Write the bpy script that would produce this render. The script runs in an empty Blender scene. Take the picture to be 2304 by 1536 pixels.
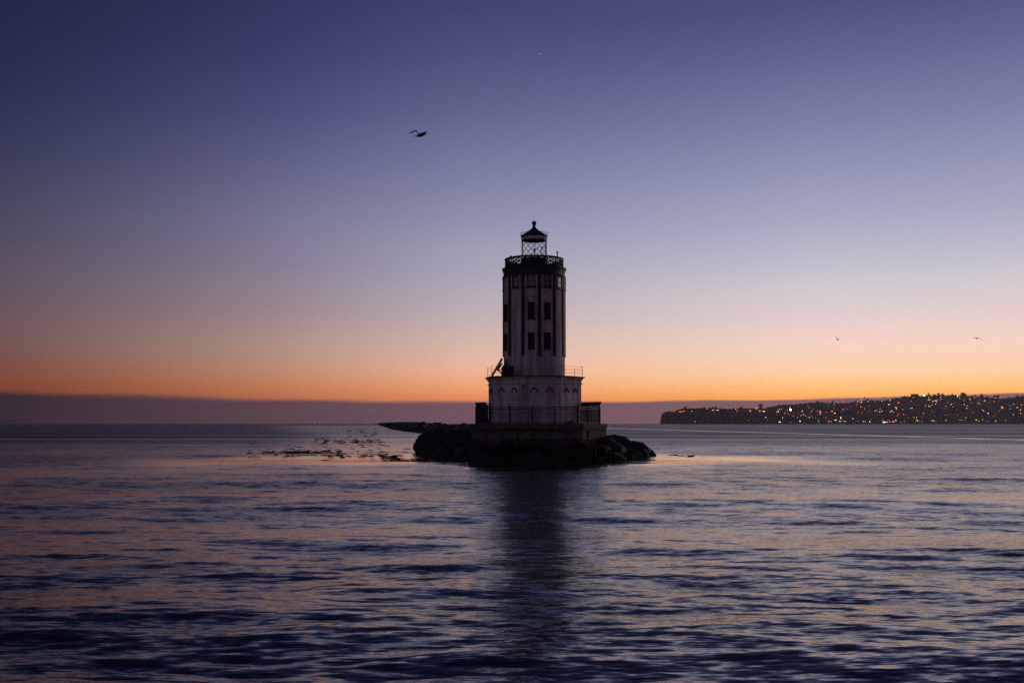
import bpy, math, random
import numpy as np
from mathutils import Vector, Matrix

random.seed(11)
rng = np.random.default_rng(11)
R = math.radians
scene = bpy.context.scene
col = scene.collection

# ------------------------------------------------------------------ camera
F = 2240.0            # focal length in photograph pixels (35 mm on 36 mm)
HC = 3.3              # eye height above the water
HORIZON = 951.5
PITCH = math.atan((HORIZON - 768.0) / F)
cam_data = bpy.data.cameras.new('camera')
cam_data.lens = 35.0
cam_data.sensor_width = 36.0
cam_data.sensor_fit = 'HORIZONTAL'
cam_data.clip_start = 0.2
cam_data.clip_end = 90000.0
cam = bpy.data.objects.new('camera', cam_data)
cam.location = (0, 0, HC)
cam.rotation_euler = (math.pi / 2 + PITCH, 0, R(-0.0))
col.objects.link(cam)
scene.camera = cam

SP, CP = math.sin(PITCH), math.cos(PITCH)

def ray(px, py):
    u, v = (px - 1152.0) / F, (768.0 - py) / F
    return u, CP - v * SP, SP + v * CP

def at(px, py, Y):
    """point of the place that stands at depth Y and shows at this spot of the photograph"""
    x, y, z = ray(px, py)
    t = Y / y
    return Vector((x * t, Y, HC + z * t))

def on_water(px, py):
    x, y, z = ray(px, py)
    t = -HC / z
    return Vector((x * t, y * t, 0.0))

def lin(c):
    out = []
    for v in c[:3]:
        v = v / 255.0
        out.append(v / 12.92 if v <= 0.04045 else ((v + 0.055) / 1.055) ** 2.4)
    return (out[0], out[1], out[2], 1.0)

# ------------------------------------------------------------------ sky: dusk, the sun already down to the right
GLOW_AZ = R(34.0)
world = bpy.data.worlds.new('World')
scene.world = world
world.use_nodes = True
wn, wl = world.node_tree.nodes, world.node_tree.links
wn.clear()

def wmath(op, a, b=None, c=None, clamp=False):
    n = wn.new('ShaderNodeMath')
    n.operation = op
    n.use_clamp = clamp
    for i, v in enumerate((a, b, c)):
        if v is None:
            continue
        if isinstance(v, (int, float)):
            n.inputs[i].default_value = v
        else:
            wl.new(v, n.inputs[i])
    return n.outputs[0]

def wrange(v, a, b, c=0.0, d=1.0, mode='LINEAR'):
    n = wn.new('ShaderNodeMapRange')
    n.interpolation_type = mode
    n.clamp = True
    for i, x in enumerate((a, b, c, d)):
        if isinstance(x, (int, float)):
            n.inputs[i + 1].default_value = x
        else:
            wl.new(x, n.inputs[i + 1])
    wl.new(v, n.inputs[0])
    return n.outputs[0]

def wmix(f, a, b):
    n = wn.new('ShaderNodeMix')
    n.data_type = 'RGBA'
    wl.new(f, n.inputs[0])
    wl.new(a, n.inputs[6])
    wl.new(b, n.inputs[7])
    return n.outputs[2]

tc = wn.new('ShaderNodeTexCoord')
nrm = wn.new('ShaderNodeVectorMath'); nrm.operation = 'NORMALIZE'
wl.new(tc.outputs['Generated'], nrm.inputs[0])
sep = wn.new('ShaderNodeSeparateXYZ')
wl.new(nrm.outputs[0], sep.inputs[0])
sx, sy, sz = sep.outputs
elev = wmath('MULTIPLY', wmath('ARCSINE', sz), 180 / math.pi)
hl = wmath('SQRT', wmath('MAXIMUM', wmath('SUBTRACT', 1.0, wmath('MULTIPLY', sz, sz)), 1e-6))
cosd = wmath('DIVIDE', wmath('ADD', wmath('MULTIPLY', sx, math.sin(GLOW_AZ)), wmath('MULTIPLY', sy, math.cos(GLOW_AZ))), hl)
delta = wmath('MULTIPLY', wmath('ARCCOSINE', wmath('MINIMUM', wmath('MAXIMUM', cosd, -1.0), 1.0)), 180 / math.pi)
cosaz = wmath('DIVIDE', sy, hl)
tpos = wmath('SQRT', wmath('DIVIDE', wmath('MAXIMUM', elev, 0.0), 90.0))

def px_elev(px, py):
    x, y, z = ray(px, py)
    return math.degrees(math.asin(z / math.sqrt(x * x + y * y + z * z)))

def ramp(stops):
    n = wn.new('ShaderNodeValToRGB')
    cr = n.color_ramp
    cr.interpolation = 'B_SPLINE' if False else 'LINEAR'
    stops = sorted(((max(0.0, min(1.0, math.sqrt(max(e, 0) / 90.0))), clear_air(e, c)) for e, c in stops), key=lambda s: s[0])
    while len(cr.elements) < len(stops):
        cr.elements.new(0.5)
    for el, (p, c) in zip(cr.elements, stops):
        el.position = p
    for el, (p, c) in zip(cr.elements, stops):
        el.position = p
        el.color = c
    wl.new(tpos, n.inputs[0])
    return n.outputs[0]

def clear_air(e, c):
    """the sky's own colour behind the thin haze, so that it shows as c through it"""
    od = min(0.365, 0.0102 / max(math.sin(R(max(e, 0.05))), 1e-3))
    t = math.exp(-od)
    l_ = lin((c[0], c[1] * (1.02 if e > 7 else 1.0), c[2] * (1.015 if e > 7 else 1.0)))
    return tuple(max(0.0005, (v - sc_ * (1 - t)) / t) for v, sc_ in zip(l_[:3], (0.10, 0.075, 0.10))) + (1.0,)

def column(px, table, zen):
    return [(px_elev(px, y), c) for y, c in table] + zen

def blend(a, b, f):
    """a column of sky between two others"""
    ea, eb = [x[0] for x in a], [x[0] for x in b]
    ia, ib = sorted(a), sorted(b)
    out = []
    for e, c in a:
        cb = tuple(float(np.interp(e, [x[0] for x in ib], [x[1][k] for x in ib])) for k in range(3))
        out.append((e, tuple(c[k] * (1 - f) + cb[k] * f for k in range(3))))
    return out

ZEN = [(35, (52, 55, 94)), (55, (42, 45, 80)), (90, (36, 39, 70))]
C_glow = column(1830, [(915, (250, 150, 84)), (900, (252, 165, 92)), (880, (254, 183, 111)), (860, (253, 195, 138)), (840, (251, 205, 163)), (810, (249, 208, 180)), (780, (245, 209, 194)),
                       (740, (235, 207, 200)), (705, (223, 204, 203)), (650, (209, 197, 203)), (600, (194, 188, 202)), (500, (169, 166, 191)), (375, (144, 144, 178)),
                       (250, (120, 121, 160)), (125, (97, 98, 142)), (10, (78, 79, 124))], ZEN)
C_22 = column(1046, [(915, (205, 118, 86)), (900, (222, 135, 92)), (882, (231, 150, 102)), (860, (235, 164, 122)), (840, (235, 175, 143)), (810, (226, 180, 160)), (780, (215, 180, 168)),
                     (740, (202, 177, 173)), (700, (188, 173, 177)), (650, (175, 165, 178)), (600, (165, 158, 177)), (562, (159, 155, 177)), (500, (144, 142, 171)), (375, (120, 121, 157)),
                     (250, (97, 99, 139)), (125, (77, 80, 122)), (10, (65, 67, 110))], ZEN)
C_12 = blend(C_glow, C_22, 0.42)
C_33 = column(650, [(915, (165, 96, 78)), (900, (182, 108, 80)), (872, (192, 123, 90)), (850, (193, 133, 105)), (820, (188, 141, 122)), (780, (178, 146, 134)), (740, (167, 142, 139)),
                    (700, (157, 137, 142)), (650, (147, 131, 145)), (600, (138, 125, 147)), (500, (122, 117, 147)), (375, (99, 98, 136)), (250, (78, 78, 122)), (125, (63, 64, 108)), (10, (54, 56, 98))],
              [(35, (46, 48, 86)), (90, (36, 39, 70))])
C_45 = column(110, [(915, (108, 60, 56)), (890, (124, 66, 57)), (860, (128, 70, 60)), (820, (124, 76, 72)), (780, (117, 82, 83)), (740, (112, 85, 90)), (700, (107, 86, 94)), (600, (92, 79, 97)),
                    (500, (76, 72, 95)), (375, (58, 60, 91)), (250, (47, 50, 84)), (125, (41, 44, 77)), (10, (37, 40, 71))], [(40, (35, 38, 68)), (90, (34, 37, 67))])
C_far = [(0, (98, 78, 86)), (3, (120, 93, 98)), (8, (118, 94, 104)), (15, (98, 84, 104)), (30, (66, 63, 92)), (55, (43, 45, 78)), (90, (36, 38, 70))]

sky = ramp(C_glow)
sky = wmix(wrange(delta, 17, 26), sky, ramp(C_12))
sky = wmix(wrange(delta, 26, 36.6), sky, ramp(C_22))
sky = wmix(wrange(delta, 36.6, 46.6), sky, ramp(C_33))
C_48 = [(e, tuple(max(22.0, b + (b - a) * 0.46) for a, b in zip(ca, cb))) for (e, cb), (_, ca) in zip(C_45, blend(C_45, C_33, 1.0))]
ease = wmath('SUBTRACT', 1.0, wrange(delta, 46.6, 75))
sky = wmix(wmath('SUBTRACT', 1.0, wmath('MULTIPLY', ease, ease)), sky, ramp(C_48))
sky = wmix(wrange(delta, 75, 135, 0.0, 1.0, 'SMOOTHSTEP'), sky, ramp(C_far))
# marine layer lying along the horizon
bank_top = wmath('MINIMUM', wmath('ADD', 1.17, wmath('MULTIPLY', wmath('SUBTRACT', 1.0, cosaz), 3.2)), 1.9)
bn = wn.new('ShaderNodeTexNoise'); bn.inputs['Scale'].default_value = 9.0; bn.inputs['Detail'].default_value = 3.0
bmap = wn.new('ShaderNodeMapping'); bmap.inputs['Scale'].default_value = (1, 1, 14)
wl.new(nrm.outputs[0], bmap.inputs[0]); wl.new(bmap.outputs[0], bn.inputs['Vector'])
bank_top = wmath('ADD', bank_top, wmath('MULTIPLY', wmath('SUBTRACT', bn.outputs[0], 0.5), 0.3))
soft = wrange(delta, 22, 62, 0.09, 0.34)
bank_f = wrange(elev, wmath('ADD', bank_top, soft), wmath('SUBTRACT', bank_top, wmath('MULTIPLY', soft, 0.55)), 0.0, 1.0, 'SMOOTHSTEP')
bank_near = wn.new('ShaderNodeRGB'); bank_near.outputs[0].default_value = clear_air(0.5, (128, 95, 104))
bank_mid = wn.new('ShaderNodeRGB'); bank_mid.outputs[0].default_value = clear_air(0.5, (112, 85, 97))
bank_far = wn.new('ShaderNodeRGB'); bank_far.outputs[0].default_value = clear_air(0.5, (58, 47, 58))
bank = wmix(wrange(delta, 18, 37), bank_near.outputs[0], bank_mid.outputs[0])
bank = wmix(wrange(delta, 37, 62), bank, bank_far.outputs[0])
sky = wmix(bank_f, sky, bank)
bg = wn.new('ShaderNodeBackground')
bg.inputs['Strength'].default_value = 1.0
wl.new(sky, bg.inputs['Color'])
wo = wn.new('ShaderNodeOutputWorld')
wl.new(bg.outputs[0], wo.inputs['Surface'])

# the sun is below the horizon: only its broad afterglow, low on the right, still gives a direction
sun_data = bpy.data.lights.new('afterglow_sun', 'SUN')
sun_data.energy = 0.45
sun_data.angle = R(20)
sun_data.color = (1.0, 0.70, 0.52)
sun = bpy.data.objects.new('afterglow_sun', sun_data)
sd = Vector((math.sin(R(50)), math.cos(R(50)), math.tan(R(4))))
sun.rotation_euler = sd.to_track_quat('Z', 'Y').to_euler()
col.objects.link(sun)

vs = scene.view_settings
vs.view_transform = 'Standard'
vs.look = 'None'
vs.exposure = 0.0
vs.gamma = 1.0
vs.use_curve_mapping = False
scene.render.dither_intensity = 2.0
scene.cycles.use_denoising = False
scene.cycles.max_bounces = 6
scene.cycles.glossy_bounces = 3
scene.cycles.transparent_max_bounces = 12
scene.cycles.sample_clamp_indirect = 0.8
scene.cycles.caustics_reflective = False
scene.cycles.caustics_refractive = False

# ------------------------------------------------------------------ materials
def new_mat(name):
    m = bpy.data.materials.new(name)
    m.use_nodes = True
    return m, m.node_tree.nodes, m.node_tree.links, m.node_tree.nodes['Principled BSDF']

def surface(name, c1, c2, rough=0.7, scale=2.0, stretch=(1, 1, 1), bump=0.0, spec=0.4, metallic=0.0, detail=6.0):
    m, n, l, p = new_mat(name)
    g = n.new('ShaderNodeTexCoord')
    mp = n.new('ShaderNodeMapping'); mp.inputs['Scale'].default_value = stretch
    t = n.new('ShaderNodeTexNoise'); t.inputs['Scale'].default_value = scale; t.inputs['Detail'].default_value = detail
    l.new(g.outputs['Object'], mp.inputs[0]); l.new(mp.outputs[0], t.inputs['Vector'])
    r = n.new('ShaderNodeValToRGB')
    r.color_ramp.elements[0].position = 0.32; r.color_ramp.elements[0].color = (*c1, 1)
    r.color_ramp.elements[1].position = 0.68; r.color_ramp.elements[1].color = (*c2, 1)
    l.new(t.outputs[0], r.inputs[0]); l.new(r.outputs[0], p.inputs['Base Color'])
    p.inputs['Roughness'].default_value = rough
    p.inputs['Metallic'].default_value = metallic
    p.inputs['Specular IOR Level'].default_value = spec
    if bump:
        b = n.new('ShaderNodeBump'); b.inputs['Strength'].default_value = bump; b.inputs['Distance'].default_value = 0.05
        l.new(t.outputs[0], b.inputs['Height']); l.new(b.outputs[0], p.inputs['Normal'])
    return m

def glow(name, rgb, strength):
    m, n, l, p = new_mat(name)
    p.inputs['Base Color'].default_value = (0.02, 0.02, 0.02, 1)
    p.inputs['Emission Color'].default_value = lin(rgb)
    p.inputs['Emission Strength'].default_value = strength
    m.cycles.emission_sampling = 'FRONT'
    return m

def wall_paint():
    """white concrete paint with grime, runs and one long rust stain down a corner"""
    m, n, l, p = new_mat('white_wall_paint')
    g = n.new('ShaderNodeTexCoord')
    def noise(scale, stretch, detail=5.0):
        mp = n.new('ShaderNodeMapping'); mp.inputs['Scale'].default_value = stretch
        t = n.new('ShaderNodeTexNoise'); t.inputs['Scale'].default_value = scale; t.inputs['Detail'].default_value = detail
        l.new(g.outputs['Object'], mp.inputs[0]); l.new(mp.outputs[0], t.inputs['Vector'])
        return t.outputs[0]
    def rr(v, a, b, c0, c1):
        r = n.new('ShaderNodeValToRGB')
        r.color_ramp.elements[0].position = a; r.color_ramp.elements[0].color = (*c0, 1)
        r.color_ramp.elements[1].position = b; r.color_ramp.elements[1].color = (*c1, 1)
        l.new(v, r.inputs[0]); return r.outputs[0]
    def mul(a, b):
        x = n.new('ShaderNodeMix'); x.data_type = 'RGBA'; x.blend_type = 'MULTIPLY'
        x.inputs[0].default_value = 1.0
        l.new(a, x.inputs[6]); l.new(b, x.inputs[7]); return x.outputs[2]
    base = rr(noise(0.55, (1, 1, 1)), 0.35, 0.65, (0.62, 0.57, 0.56), (0.82, 0.78, 0.77))
    runs = rr(noise(2.2, (1, 1, 0.08)), 0.38, 0.58, (0.66, 0.6, 0.58), (1, 1, 1))
    spots = rr(noise(5.0, (1, 1, 1), 8), 0.30, 0.46, (0.6, 0.55, 0.52), (1, 1, 1))
    c = mul(mul(base, runs), spots)
    l.new(c, p.inputs['Base Color'])
    p.inputs['Roughness'].default_value = 0.75
    p.inputs['Specular IOR Level'].default_value = 0.25
    b = n.new('ShaderNodeBump'); b.inputs['Strength'].default_value = 0.25; b.inputs['Distance'].default_value = 0.03
    l.new(noise(6.0, (1, 1, 1), 8), b.inputs['Height']); l.new(b.outputs[0], p.inputs['Normal'])
    return m

M = {}
M['wall'] = wall_paint()
M['black'] = surface('black_paint', (0.010, 0.010, 0.011), (0.022, 0.020, 0.020), 0.55, 3.0, (1, 1, 0.3))
M['iron'] = surface('dark_iron', (0.012, 0.012, 0.012), (0.03, 0.024, 0.02), 0.6, 6.0)
M['cornice'] = surface('dark_cornice_paint', (0.02, 0.022, 0.022), (0.05, 0.048, 0.045), 0.6, 3.0)
M['galv'] = surface('galvanised_steel', (0.12, 0.11, 0.11), (0.22, 0.2, 0.2), 0.5, 6.0, metallic=0.5)
M['board'] = surface('boarded_window', (0.016, 0.014, 0.014), (0.04, 0.03, 0.028), 0.8, 4.0)
M['frame'] = surface('window_frame_paint', (0.02, 0.02, 0.02), (0.045, 0.04, 0.04), 0.6, 4.0)
M['rust'] = surface('rust_stain', (0.20, 0.10, 0.06), (0.42, 0.26, 0.18), 0.9, 2.0, (1, 1, 0.2))
M['concrete'] = surface('weathered_concrete', (0.05, 0.045, 0.038), (0.13, 0.115, 0.1), 0.85, 1.2, bump=0.5)
M['block'] = surface('stone_block', (0.05, 0.044, 0.04), (0.16, 0.135, 0.115), 0.9, 0.9, bump=0.6)
M['rock'] = surface('wet_rock', (0.010, 0.009, 0.008), (0.030, 0.026, 0.022), 0.75, 1.4, bump=0.5, spec=0.25)
M['rock_dry'] = surface('breakwater_rock', (0.025, 0.021, 0.019), (0.07, 0.06, 0.052), 0.85, 0.8, bump=0.5, spec=0.3)
M['kelp'] = surface('kelp', (0.010, 0.008, 0.004), (0.035, 0.022, 0.01), 0.45, 3.0)
M['solar'] = surface('solar_cells', (0.008, 0.009, 0.016), (0.014, 0.015, 0.024), 0.3, 8.0)
M['bird'] = surface('dark_feathers', (0.012, 0.010, 0.010), (0.04, 0.034, 0.03), 0.8, 9.0)
M['gull'] = surface('grey_feathers', (0.03, 0.026, 0.026), (0.08, 0.07, 0.066), 0.8, 9.0)
M['hill'] = surface('hillside_ground', (0.10, 0.065, 0.048), (0.22, 0.15, 0.115), 0.95, 0.012, detail=9)
M['leaf'] = surface('dark_foliage', (0.055, 0.045, 0.028), (0.12, 0.09, 0.058), 0.85, 0.15)
M['bark'] = surface('bark', (0.04, 0.03, 0.022), (0.08, 0.06, 0.045), 0.9, 0.6)
M['house'] = surface('house_stucco', (0.10, 0.075, 0.065), (0.22, 0.17, 0.15), 0.9, 0.05)
M['roof'] = surface('house_roof_tiles', (0.05, 0.03, 0.025), (0.10, 0.06, 0.05), 0.9, 0.1)
M['pole'] = surface('grey_pole', (0.06, 0.06, 0.06), (0.11, 0.11, 0.11), 0.6, 1.0)
M['hull'] = surface('boat_hull', (0.03, 0.03, 0.035), (0.07, 0.06, 0.06), 0.5, 1.0)
M['buoy'] = surface('red_buoy_paint', (0.2, 0.02, 0.015), (0.35, 0.05, 0.03), 0.5, 2.0)

def glass():
    m, n, l, p = new_mat('lantern_glass')
    out = n['Material Output']
    tr = n.new('ShaderNodeBsdfTransparent'); tr.inputs[0].default_value = (0.93, 0.95, 0.96, 1)
    gl = n.new('ShaderNodeBsdfGlossy'); gl.inputs['Roughness'].default_value = 0.03
    fr = n.new('ShaderNodeFresnel'); fr.inputs['IOR'].default_value = 1.1
    mx = n.new('ShaderNodeMixShader')
    l.new(fr.outputs[0], mx.inputs[0]); l.new(tr.outputs[0], mx.inputs[1]); l.new(gl.outputs[0], mx.inputs[2])
    l.new(mx.outputs[0], out.inputs['Surface'])
    n.remove(p)
    return m
M['glass'] = glass()
def pane(name, metallic, base, ior=1.8):
    m, n, l, p = new_mat(name)
    p.inputs['Base Color'].default_value = (*base, 1)
    p.inputs['Roughness'].default_value = 0.04
    p.inputs['Metallic'].default_value = metallic
    p.inputs['IOR'].default_value = ior
    return m
M['pane'] = pane('dark_window_glass', 0.0, (0.012, 0.012, 0.014))
M['pane_boosted'] = pane('boosted_reflection_pane', 0.85, (0.34, 0.37, 0.42))  # same glass made metallic blue-grey, bright sky reflection built into the material
M['lens'] = pane('beacon_lens', 0.0, (0.05, 0.05, 0.05), 1.5)

GL = {
    'W': glow('white_lamp', (255, 246, 226), 6.0),
    'C': glow('cool_lamp', (214, 255, 240), 3.6),
    'G': glow('greenish_lamp', (214, 240, 120), 2.0),
    'Y': glow('yellow_window_light', (255, 196, 96), 3.2),
    'O': glow('orange_window_light', (255, 138, 52), 3.0),
    'R': glow('red_lamp', (255, 72, 30), 2.8),
    'F': glow('floodlight', (255, 252, 240), 26.0),
    'D': glow('dim_window_light', (230, 140, 92), 0.6),
}

# ------------------------------------------------------------------ mesh helpers
class MB:
    def __init__(self):
        self.v, self.f = [], []
    def add(self, vs, fs):
        o = len(self.v)
        self.v += [tuple(p) for p in vs]
        self.f += [tuple(i + o for i in f) for f in fs]
        return self
    def box(self, c, s, rot=None):
        hx, hy, hz = s[0] / 2, s[1] / 2, s[2] / 2
        vs = [Vector((x, y, z)) for z in (-hz, hz) for x, y in ((-hx, -hy), (hx, -hy), (hx, hy), (-hx, hy))]
        if rot is not None:
            vs = [rot @ p for p in vs]
        c = Vector(c)
        return self.add([p + c for p in vs], [(3, 2, 1, 0), (4, 5, 6, 7), (0, 1, 5, 4), (1, 2, 6, 5), (2, 3, 7, 6), (3, 0, 4, 7)])
    def tube(self, pts, rad, n=6, cap=True, flat=1.0):
        pts = [Vector(p) for p in pts]
        rads = rad if hasattr(rad, '__len__') else [rad] * len(pts)
        rings = []
        for i, p in enumerate(pts):
            d = (pts[min(i + 1, len(pts) - 1)] - pts[max(i - 1, 0)]).normalized()
            ref = Vector((0, 0, 1)) if abs(d.z) < 0.95 else Vector((1, 0, 0))
            a = d.cross(ref).normalized()
            b = a.cross(d).normalized()
            rings.append([p + (a * math.cos(2 * math.pi * k / n) + b * flat * math.sin(2 * math.pi * k / n)) * rads[i] for k in range(n)])
        vs = [q for r in rings for q in r]
        fs = []
        for i in range(len(rings) - 1):
            for k in range(n):
                fs.append((i * n + k, i * n + (k + 1) % n, (i + 1) * n + (k + 1) % n, (i + 1) * n + k))
        if cap:
            fs.append(tuple(range(n - 1, -1, -1)))
            fs.append(tuple((len(rings) - 1) * n + k for k in range(n)))
        return self.add(vs, fs)
    def lathe(self, prof, n=48, c=(0, 0), phase=0.0, close=False):
        """prof: list of (r, z)"""
        vs, fs = [], []
        for r, z in prof:
            for k in range(n):
                a = phase + 2 * math.pi * k / n
                vs.append((c[0] + r * math.sin(a), c[1] - r * math.cos(a), z))
        m = len(prof)
        rows = m if close else m - 1
        for i in range(rows):
            j = (i + 1) % m
            for k in range(n):
                fs.append((i * n + k, i * n + (k + 1) % n, j * n + (k + 1) % n, j * n + k))
        if not close:
            if prof[0][0] > 1e-5:
                fs.append(tuple(range(n - 1, -1, -1)))
            if prof[-1][0] > 1e-5:
                fs.append(tuple((m - 1) * n + k for k in range(n)))
        return self.add(vs, fs)
    def prism(self, poly, z0, z1):
        n = len(poly)
        vs = [(x, y, z0) for x, y in poly] + [(x, y, z1) for x, y in poly]
        fs = [tuple(range(n - 1, -1, -1)), tuple(range(n, 2 * n))]
        fs += [(i, (i + 1) % n, n + (i + 1) % n, n + i) for i in range(n)]
        return self.add(vs, fs)
    def mesh(self, name, mat, smooth=False):
        me = bpy.data.meshes.new(name)
        me.from_pydata(self.v, [], self.f)
        me.update()
        if mat is not None:
            me.materials.append(mat)
        if smooth:
            me.polygons.foreach_set('use_smooth', [True] * len(me.polygons))
        return me
    def build(self, name, mat, parent=None, smooth=False):
        o = bpy.data.objects.new(name, self.mesh(name, mat, smooth))
        col.objects.link(o)
        if parent is not None:
            o.parent = parent
        return o

def tag(o, label=None, cat=None, group=None, kind=None):
    if label: o['label'] = label
    if cat: o['category'] = cat
    if group: o['group'] = group
    if kind: o['kind'] = kind
    return o

def empty(name, loc=(0, 0, 0), rz=0.0):
    o = bpy.data.objects.new(name, None)
    o.location = loc
    o.rotation_euler = (0, 0, rz)
    o.empty_display_size = 0.2
    col.objects.link(o)
    return o

def put(name, me, parent=None, loc=(0, 0, 0), rot=(0, 0, 0), scale=(1, 1, 1)):
    o = bpy.data.objects.new(name, me)
    o.location, o.rotation_euler, o.scale = loc, rot, scale
    col.objects.link(o)
    if parent is not None:
        o.parent = parent
    return o

def copy_tree(o, parent=None):
    c = o.copy()
    col.objects.link(c)
    c.parent = parent
    for ch in o.children:
        copy_tree(ch, c)
    return c

# ------------------------------------------------------------------ the sea
LX, LY = at(1202.5, 951, 100.0).x, 100.0      # axis of the lighthouse

def breakwater_left(y):
    return np.interp(y, [90, 110, 314, 363, 491, 1270, 2600], [-6, -8.5, -26.5, -37.5, -58, -167, -352])

def smooth01(x):
    x = np.clip(x, 0, 1)
    return x * x * (3 - 2 * x)

def calmness(X, Y):
    """1 in the sheltered slick round the rocks and beside the breakwater, 0 out in the open"""
    wob = 3.0 * np.sin(X * 0.21 + 1.0) + 2.0 * np.sin(X * 0.47 + Y * 0.1)
    e = np.sqrt(((X + 2.0) / 36.0) ** 2 + ((Y + wob - 91.0) / 19.0) ** 2)
    s1 = 1 - smooth01((e - 0.62) / 0.5)
    d = breakwater_left(Y) - X
    wd = 18 + (Y - 100) * 0.12
    s2 = (1 - smooth01((d - wd * 0.55) / (wd * 0.6))) * (d > -14) * smooth01((Y - 85) / 40.0) * (1 - smooth01((Y - 1100) / 900.0))
    # wake lines left by passing boats, running off to the right
    x1 = np.interp(Y, [130, 197, 314, 643, 1000], [104, 101, 91, 62, 30])
    s3 = np.exp(-((X - x1) / (1.6 + 0.008 * Y)) ** 2) * smooth01((Y - 140) / 40) * (1 - smooth01((Y - 640) / 150)) * 0.95
    x2 = np.interp(Y, [400, 547, 778, 1230, 2000], [283, 281, 277, 224, 120])
    s4 = np.exp(-((X - x2) / (1.5 + 0.007 * Y)) ** 2) * smooth01((Y - 400) / 100) * (1 - smooth01((Y - 1300) / 300)) * 0.6
    s5 = np.exp(-((Y - (150.0 - 0.30 * (X - 70.0))) / 5.0) ** 2) * smooth01((X - 48) / 20.0) * 0.45
    return np.clip(np.maximum.reduce([s1 * 0.97, s2 * 0.6, s3, s4, s5]), 0, 1)

def build_sea():
    # rows: fine near the shore of view, coarser far out
    rows = [2.0, 3.0, 4.0]
    r = 5.0
    while r < 6300:
        rows.append(r)
        r += max(0.00225 * r ** 1.3, 0.02) if r < 3000 else r * 0.05
    rows = np.array(rows)
    az_f = np.radians(np.arange(-37.0, 37.001, 0.098))
    az_c = np.radians(np.concatenate([np.arange(-180, -60, 8.0), np.arange(-60, -37, 1.5)]))
    az_d = np.radians(np.concatenate([np.arange(38.5, 60, 1.5), np.arange(60, 180, 8.0)]))
    az = np.concatenate([az_c, az_f, az_d])
    nr, na = len(rows), len(az)
    RR, AA = np.meshgrid(rows, az, indexing='ij')
    X, Y = RR * np.sin(AA), RR * np.cos(AA)
    dr = np.gradient(rows)[:, None] * np.ones((1, na))
    da = RR * np.gradient(az)[None, :]
    calm = calmness(X, Y)
    # long slow patches of more and less wind
    gust = np.zeros_like(X)
    for k in range(9):
        L = rng.uniform(35, 160); th = rng.uniform(-0.5, 0.5); ph = rng.uniform(0, 6.28)
        gust += np.sin((X * math.sin(th) * 0.6 + Y * math.cos(th)) * 2 * math.pi / L + ph)
    gust = np.clip(1.0 + gust * 0.13, 0.45, 1.7)
    Z = np.zeros_like(X)
    lost = np.zeros_like(X)
    waves = []
    for k in range(6):    # leftover boat swell
        L = rng.uniform(9, 22); waves.append((L, 0.013 * L / (2 * math.pi) * rng.uniform(0.7, 1.2), rng.normal(0.12, 0.26), 0.5))
    for k in range(26):
        L = math.exp(rng.uniform(math.log(2.2), math.log(9))); waves.append((L, 0.0105 * L / (2 * math.pi) * rng.uniform(0.5, 1.3), rng.normal(0.10, 0.30), 0.8))
    for k in range(64):
        L = math.exp(rng.uniform(math.log(0.34), math.log(2.2))); waves.append((L, 0.0106 * L / (2 * math.pi) * rng.uniform(0.5, 1.3), rng.normal(0.04, 0.24), 1.0))
    for k in range(9):    # two wakes crossing the near water, one from each side
        sg = 1 if k < 5 else -1
        L = rng.uniform(2.2, 6.5); waves.append((L, 0.0145 * L / (2 * math.pi) * rng.uniform(0.7, 1.2), rng.normal(0.52 if sg > 0 else -0.30, 0.10), 2.0 * sg))
    for L, a, th, cs in waves:
        side = 0
        if abs(cs) > 1.5:
            side, cs = (1 if cs > 0 else -1), 0.9
        kx, ky = math.sin(th), math.cos(th)
        s = np.sqrt((dr * ky) ** 2 + (da * kx) ** 2)
        keep = smooth01((L / np.maximum(s, 1e-6) - 2.2) / 3.0)
        amp = a * (1 - 0.90 * cs * calm) * np.where(L < 5, gust, 1.0)
        ph = (X * kx + Y * ky) * 2 * math.pi / L + rng.uniform(0, 6.28)
        if side:
            amp = amp * smooth01((side * X + 0.12 * Y) / (0.35 * Y + 1.0)) * (1 - smooth01((RR - 45) / 60.0)) * (0.55 + 0.45 * np.sin(Y * 2 * math.pi / 11.0 + X * 0.21 + L))
        # bend the crests a little so that they never run as ruled lines
        ph += 0.9 * np.sin(X * 2 * math.pi / (L * 5.3) + Y * 2 * math.pi / (L * 9.1) + rng.uniform(0, 6.28))
        w = np.sin(ph)
        Z += amp * keep * (w + 0.18 * np.cos(2 * ph))
        lost += 0.5 * (amp * 2 * math.pi / L) ** 2 * (1 - keep ** 2)
    fade = 1 - smooth01((RR - 1500) / 1500)
    Z *= fade
    lost = np.sqrt(lost)
    verts = np.stack([X.ravel(), Y.ravel(), Z.ravel()], axis=1)
    verts = np.vstack([verts, [[0, 0, 0]]])
    i = np.arange(nr - 1)[:, None] * na
    j = np.arange(na)[None, :]
    jn = (j + 1) % na
    quads = np.stack([i + j, i + na + j, i + na + jn, i + jn], axis=-1).reshape(-1, 4)[:, ::-1]
    tris = np.stack([np.full(na, nr * na), np.arange(na), (np.arange(na) + 1) % na], axis=1)[:, ::-1]
    me = bpy.data.meshes.new('sea')
    nq, nt = len(quads), len(tris)
    me.vertices.add(len(verts))
    me.vertices.foreach_set('co', verts.astype(np.float32).ravel())
    loops = np.concatenate([quads.ravel(), tris.ravel()]).astype(np.int32)
    me.loops.add(len(loops))
    me.loops.foreach_set('vertex_index', loops)
    me.polygons.add(nq + nt)
    starts = np.concatenate([np.arange(nq) * 4, nq * 4 + np.arange(nt) * 3]).astype(np.int32)
    me.polygons.foreach_set('loop_start', starts)
    me.polygons.foreach_set('use_smooth', np.ones(nq + nt, dtype=bool))
    me.update(calc_edges=True)
    me.validate()
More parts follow.
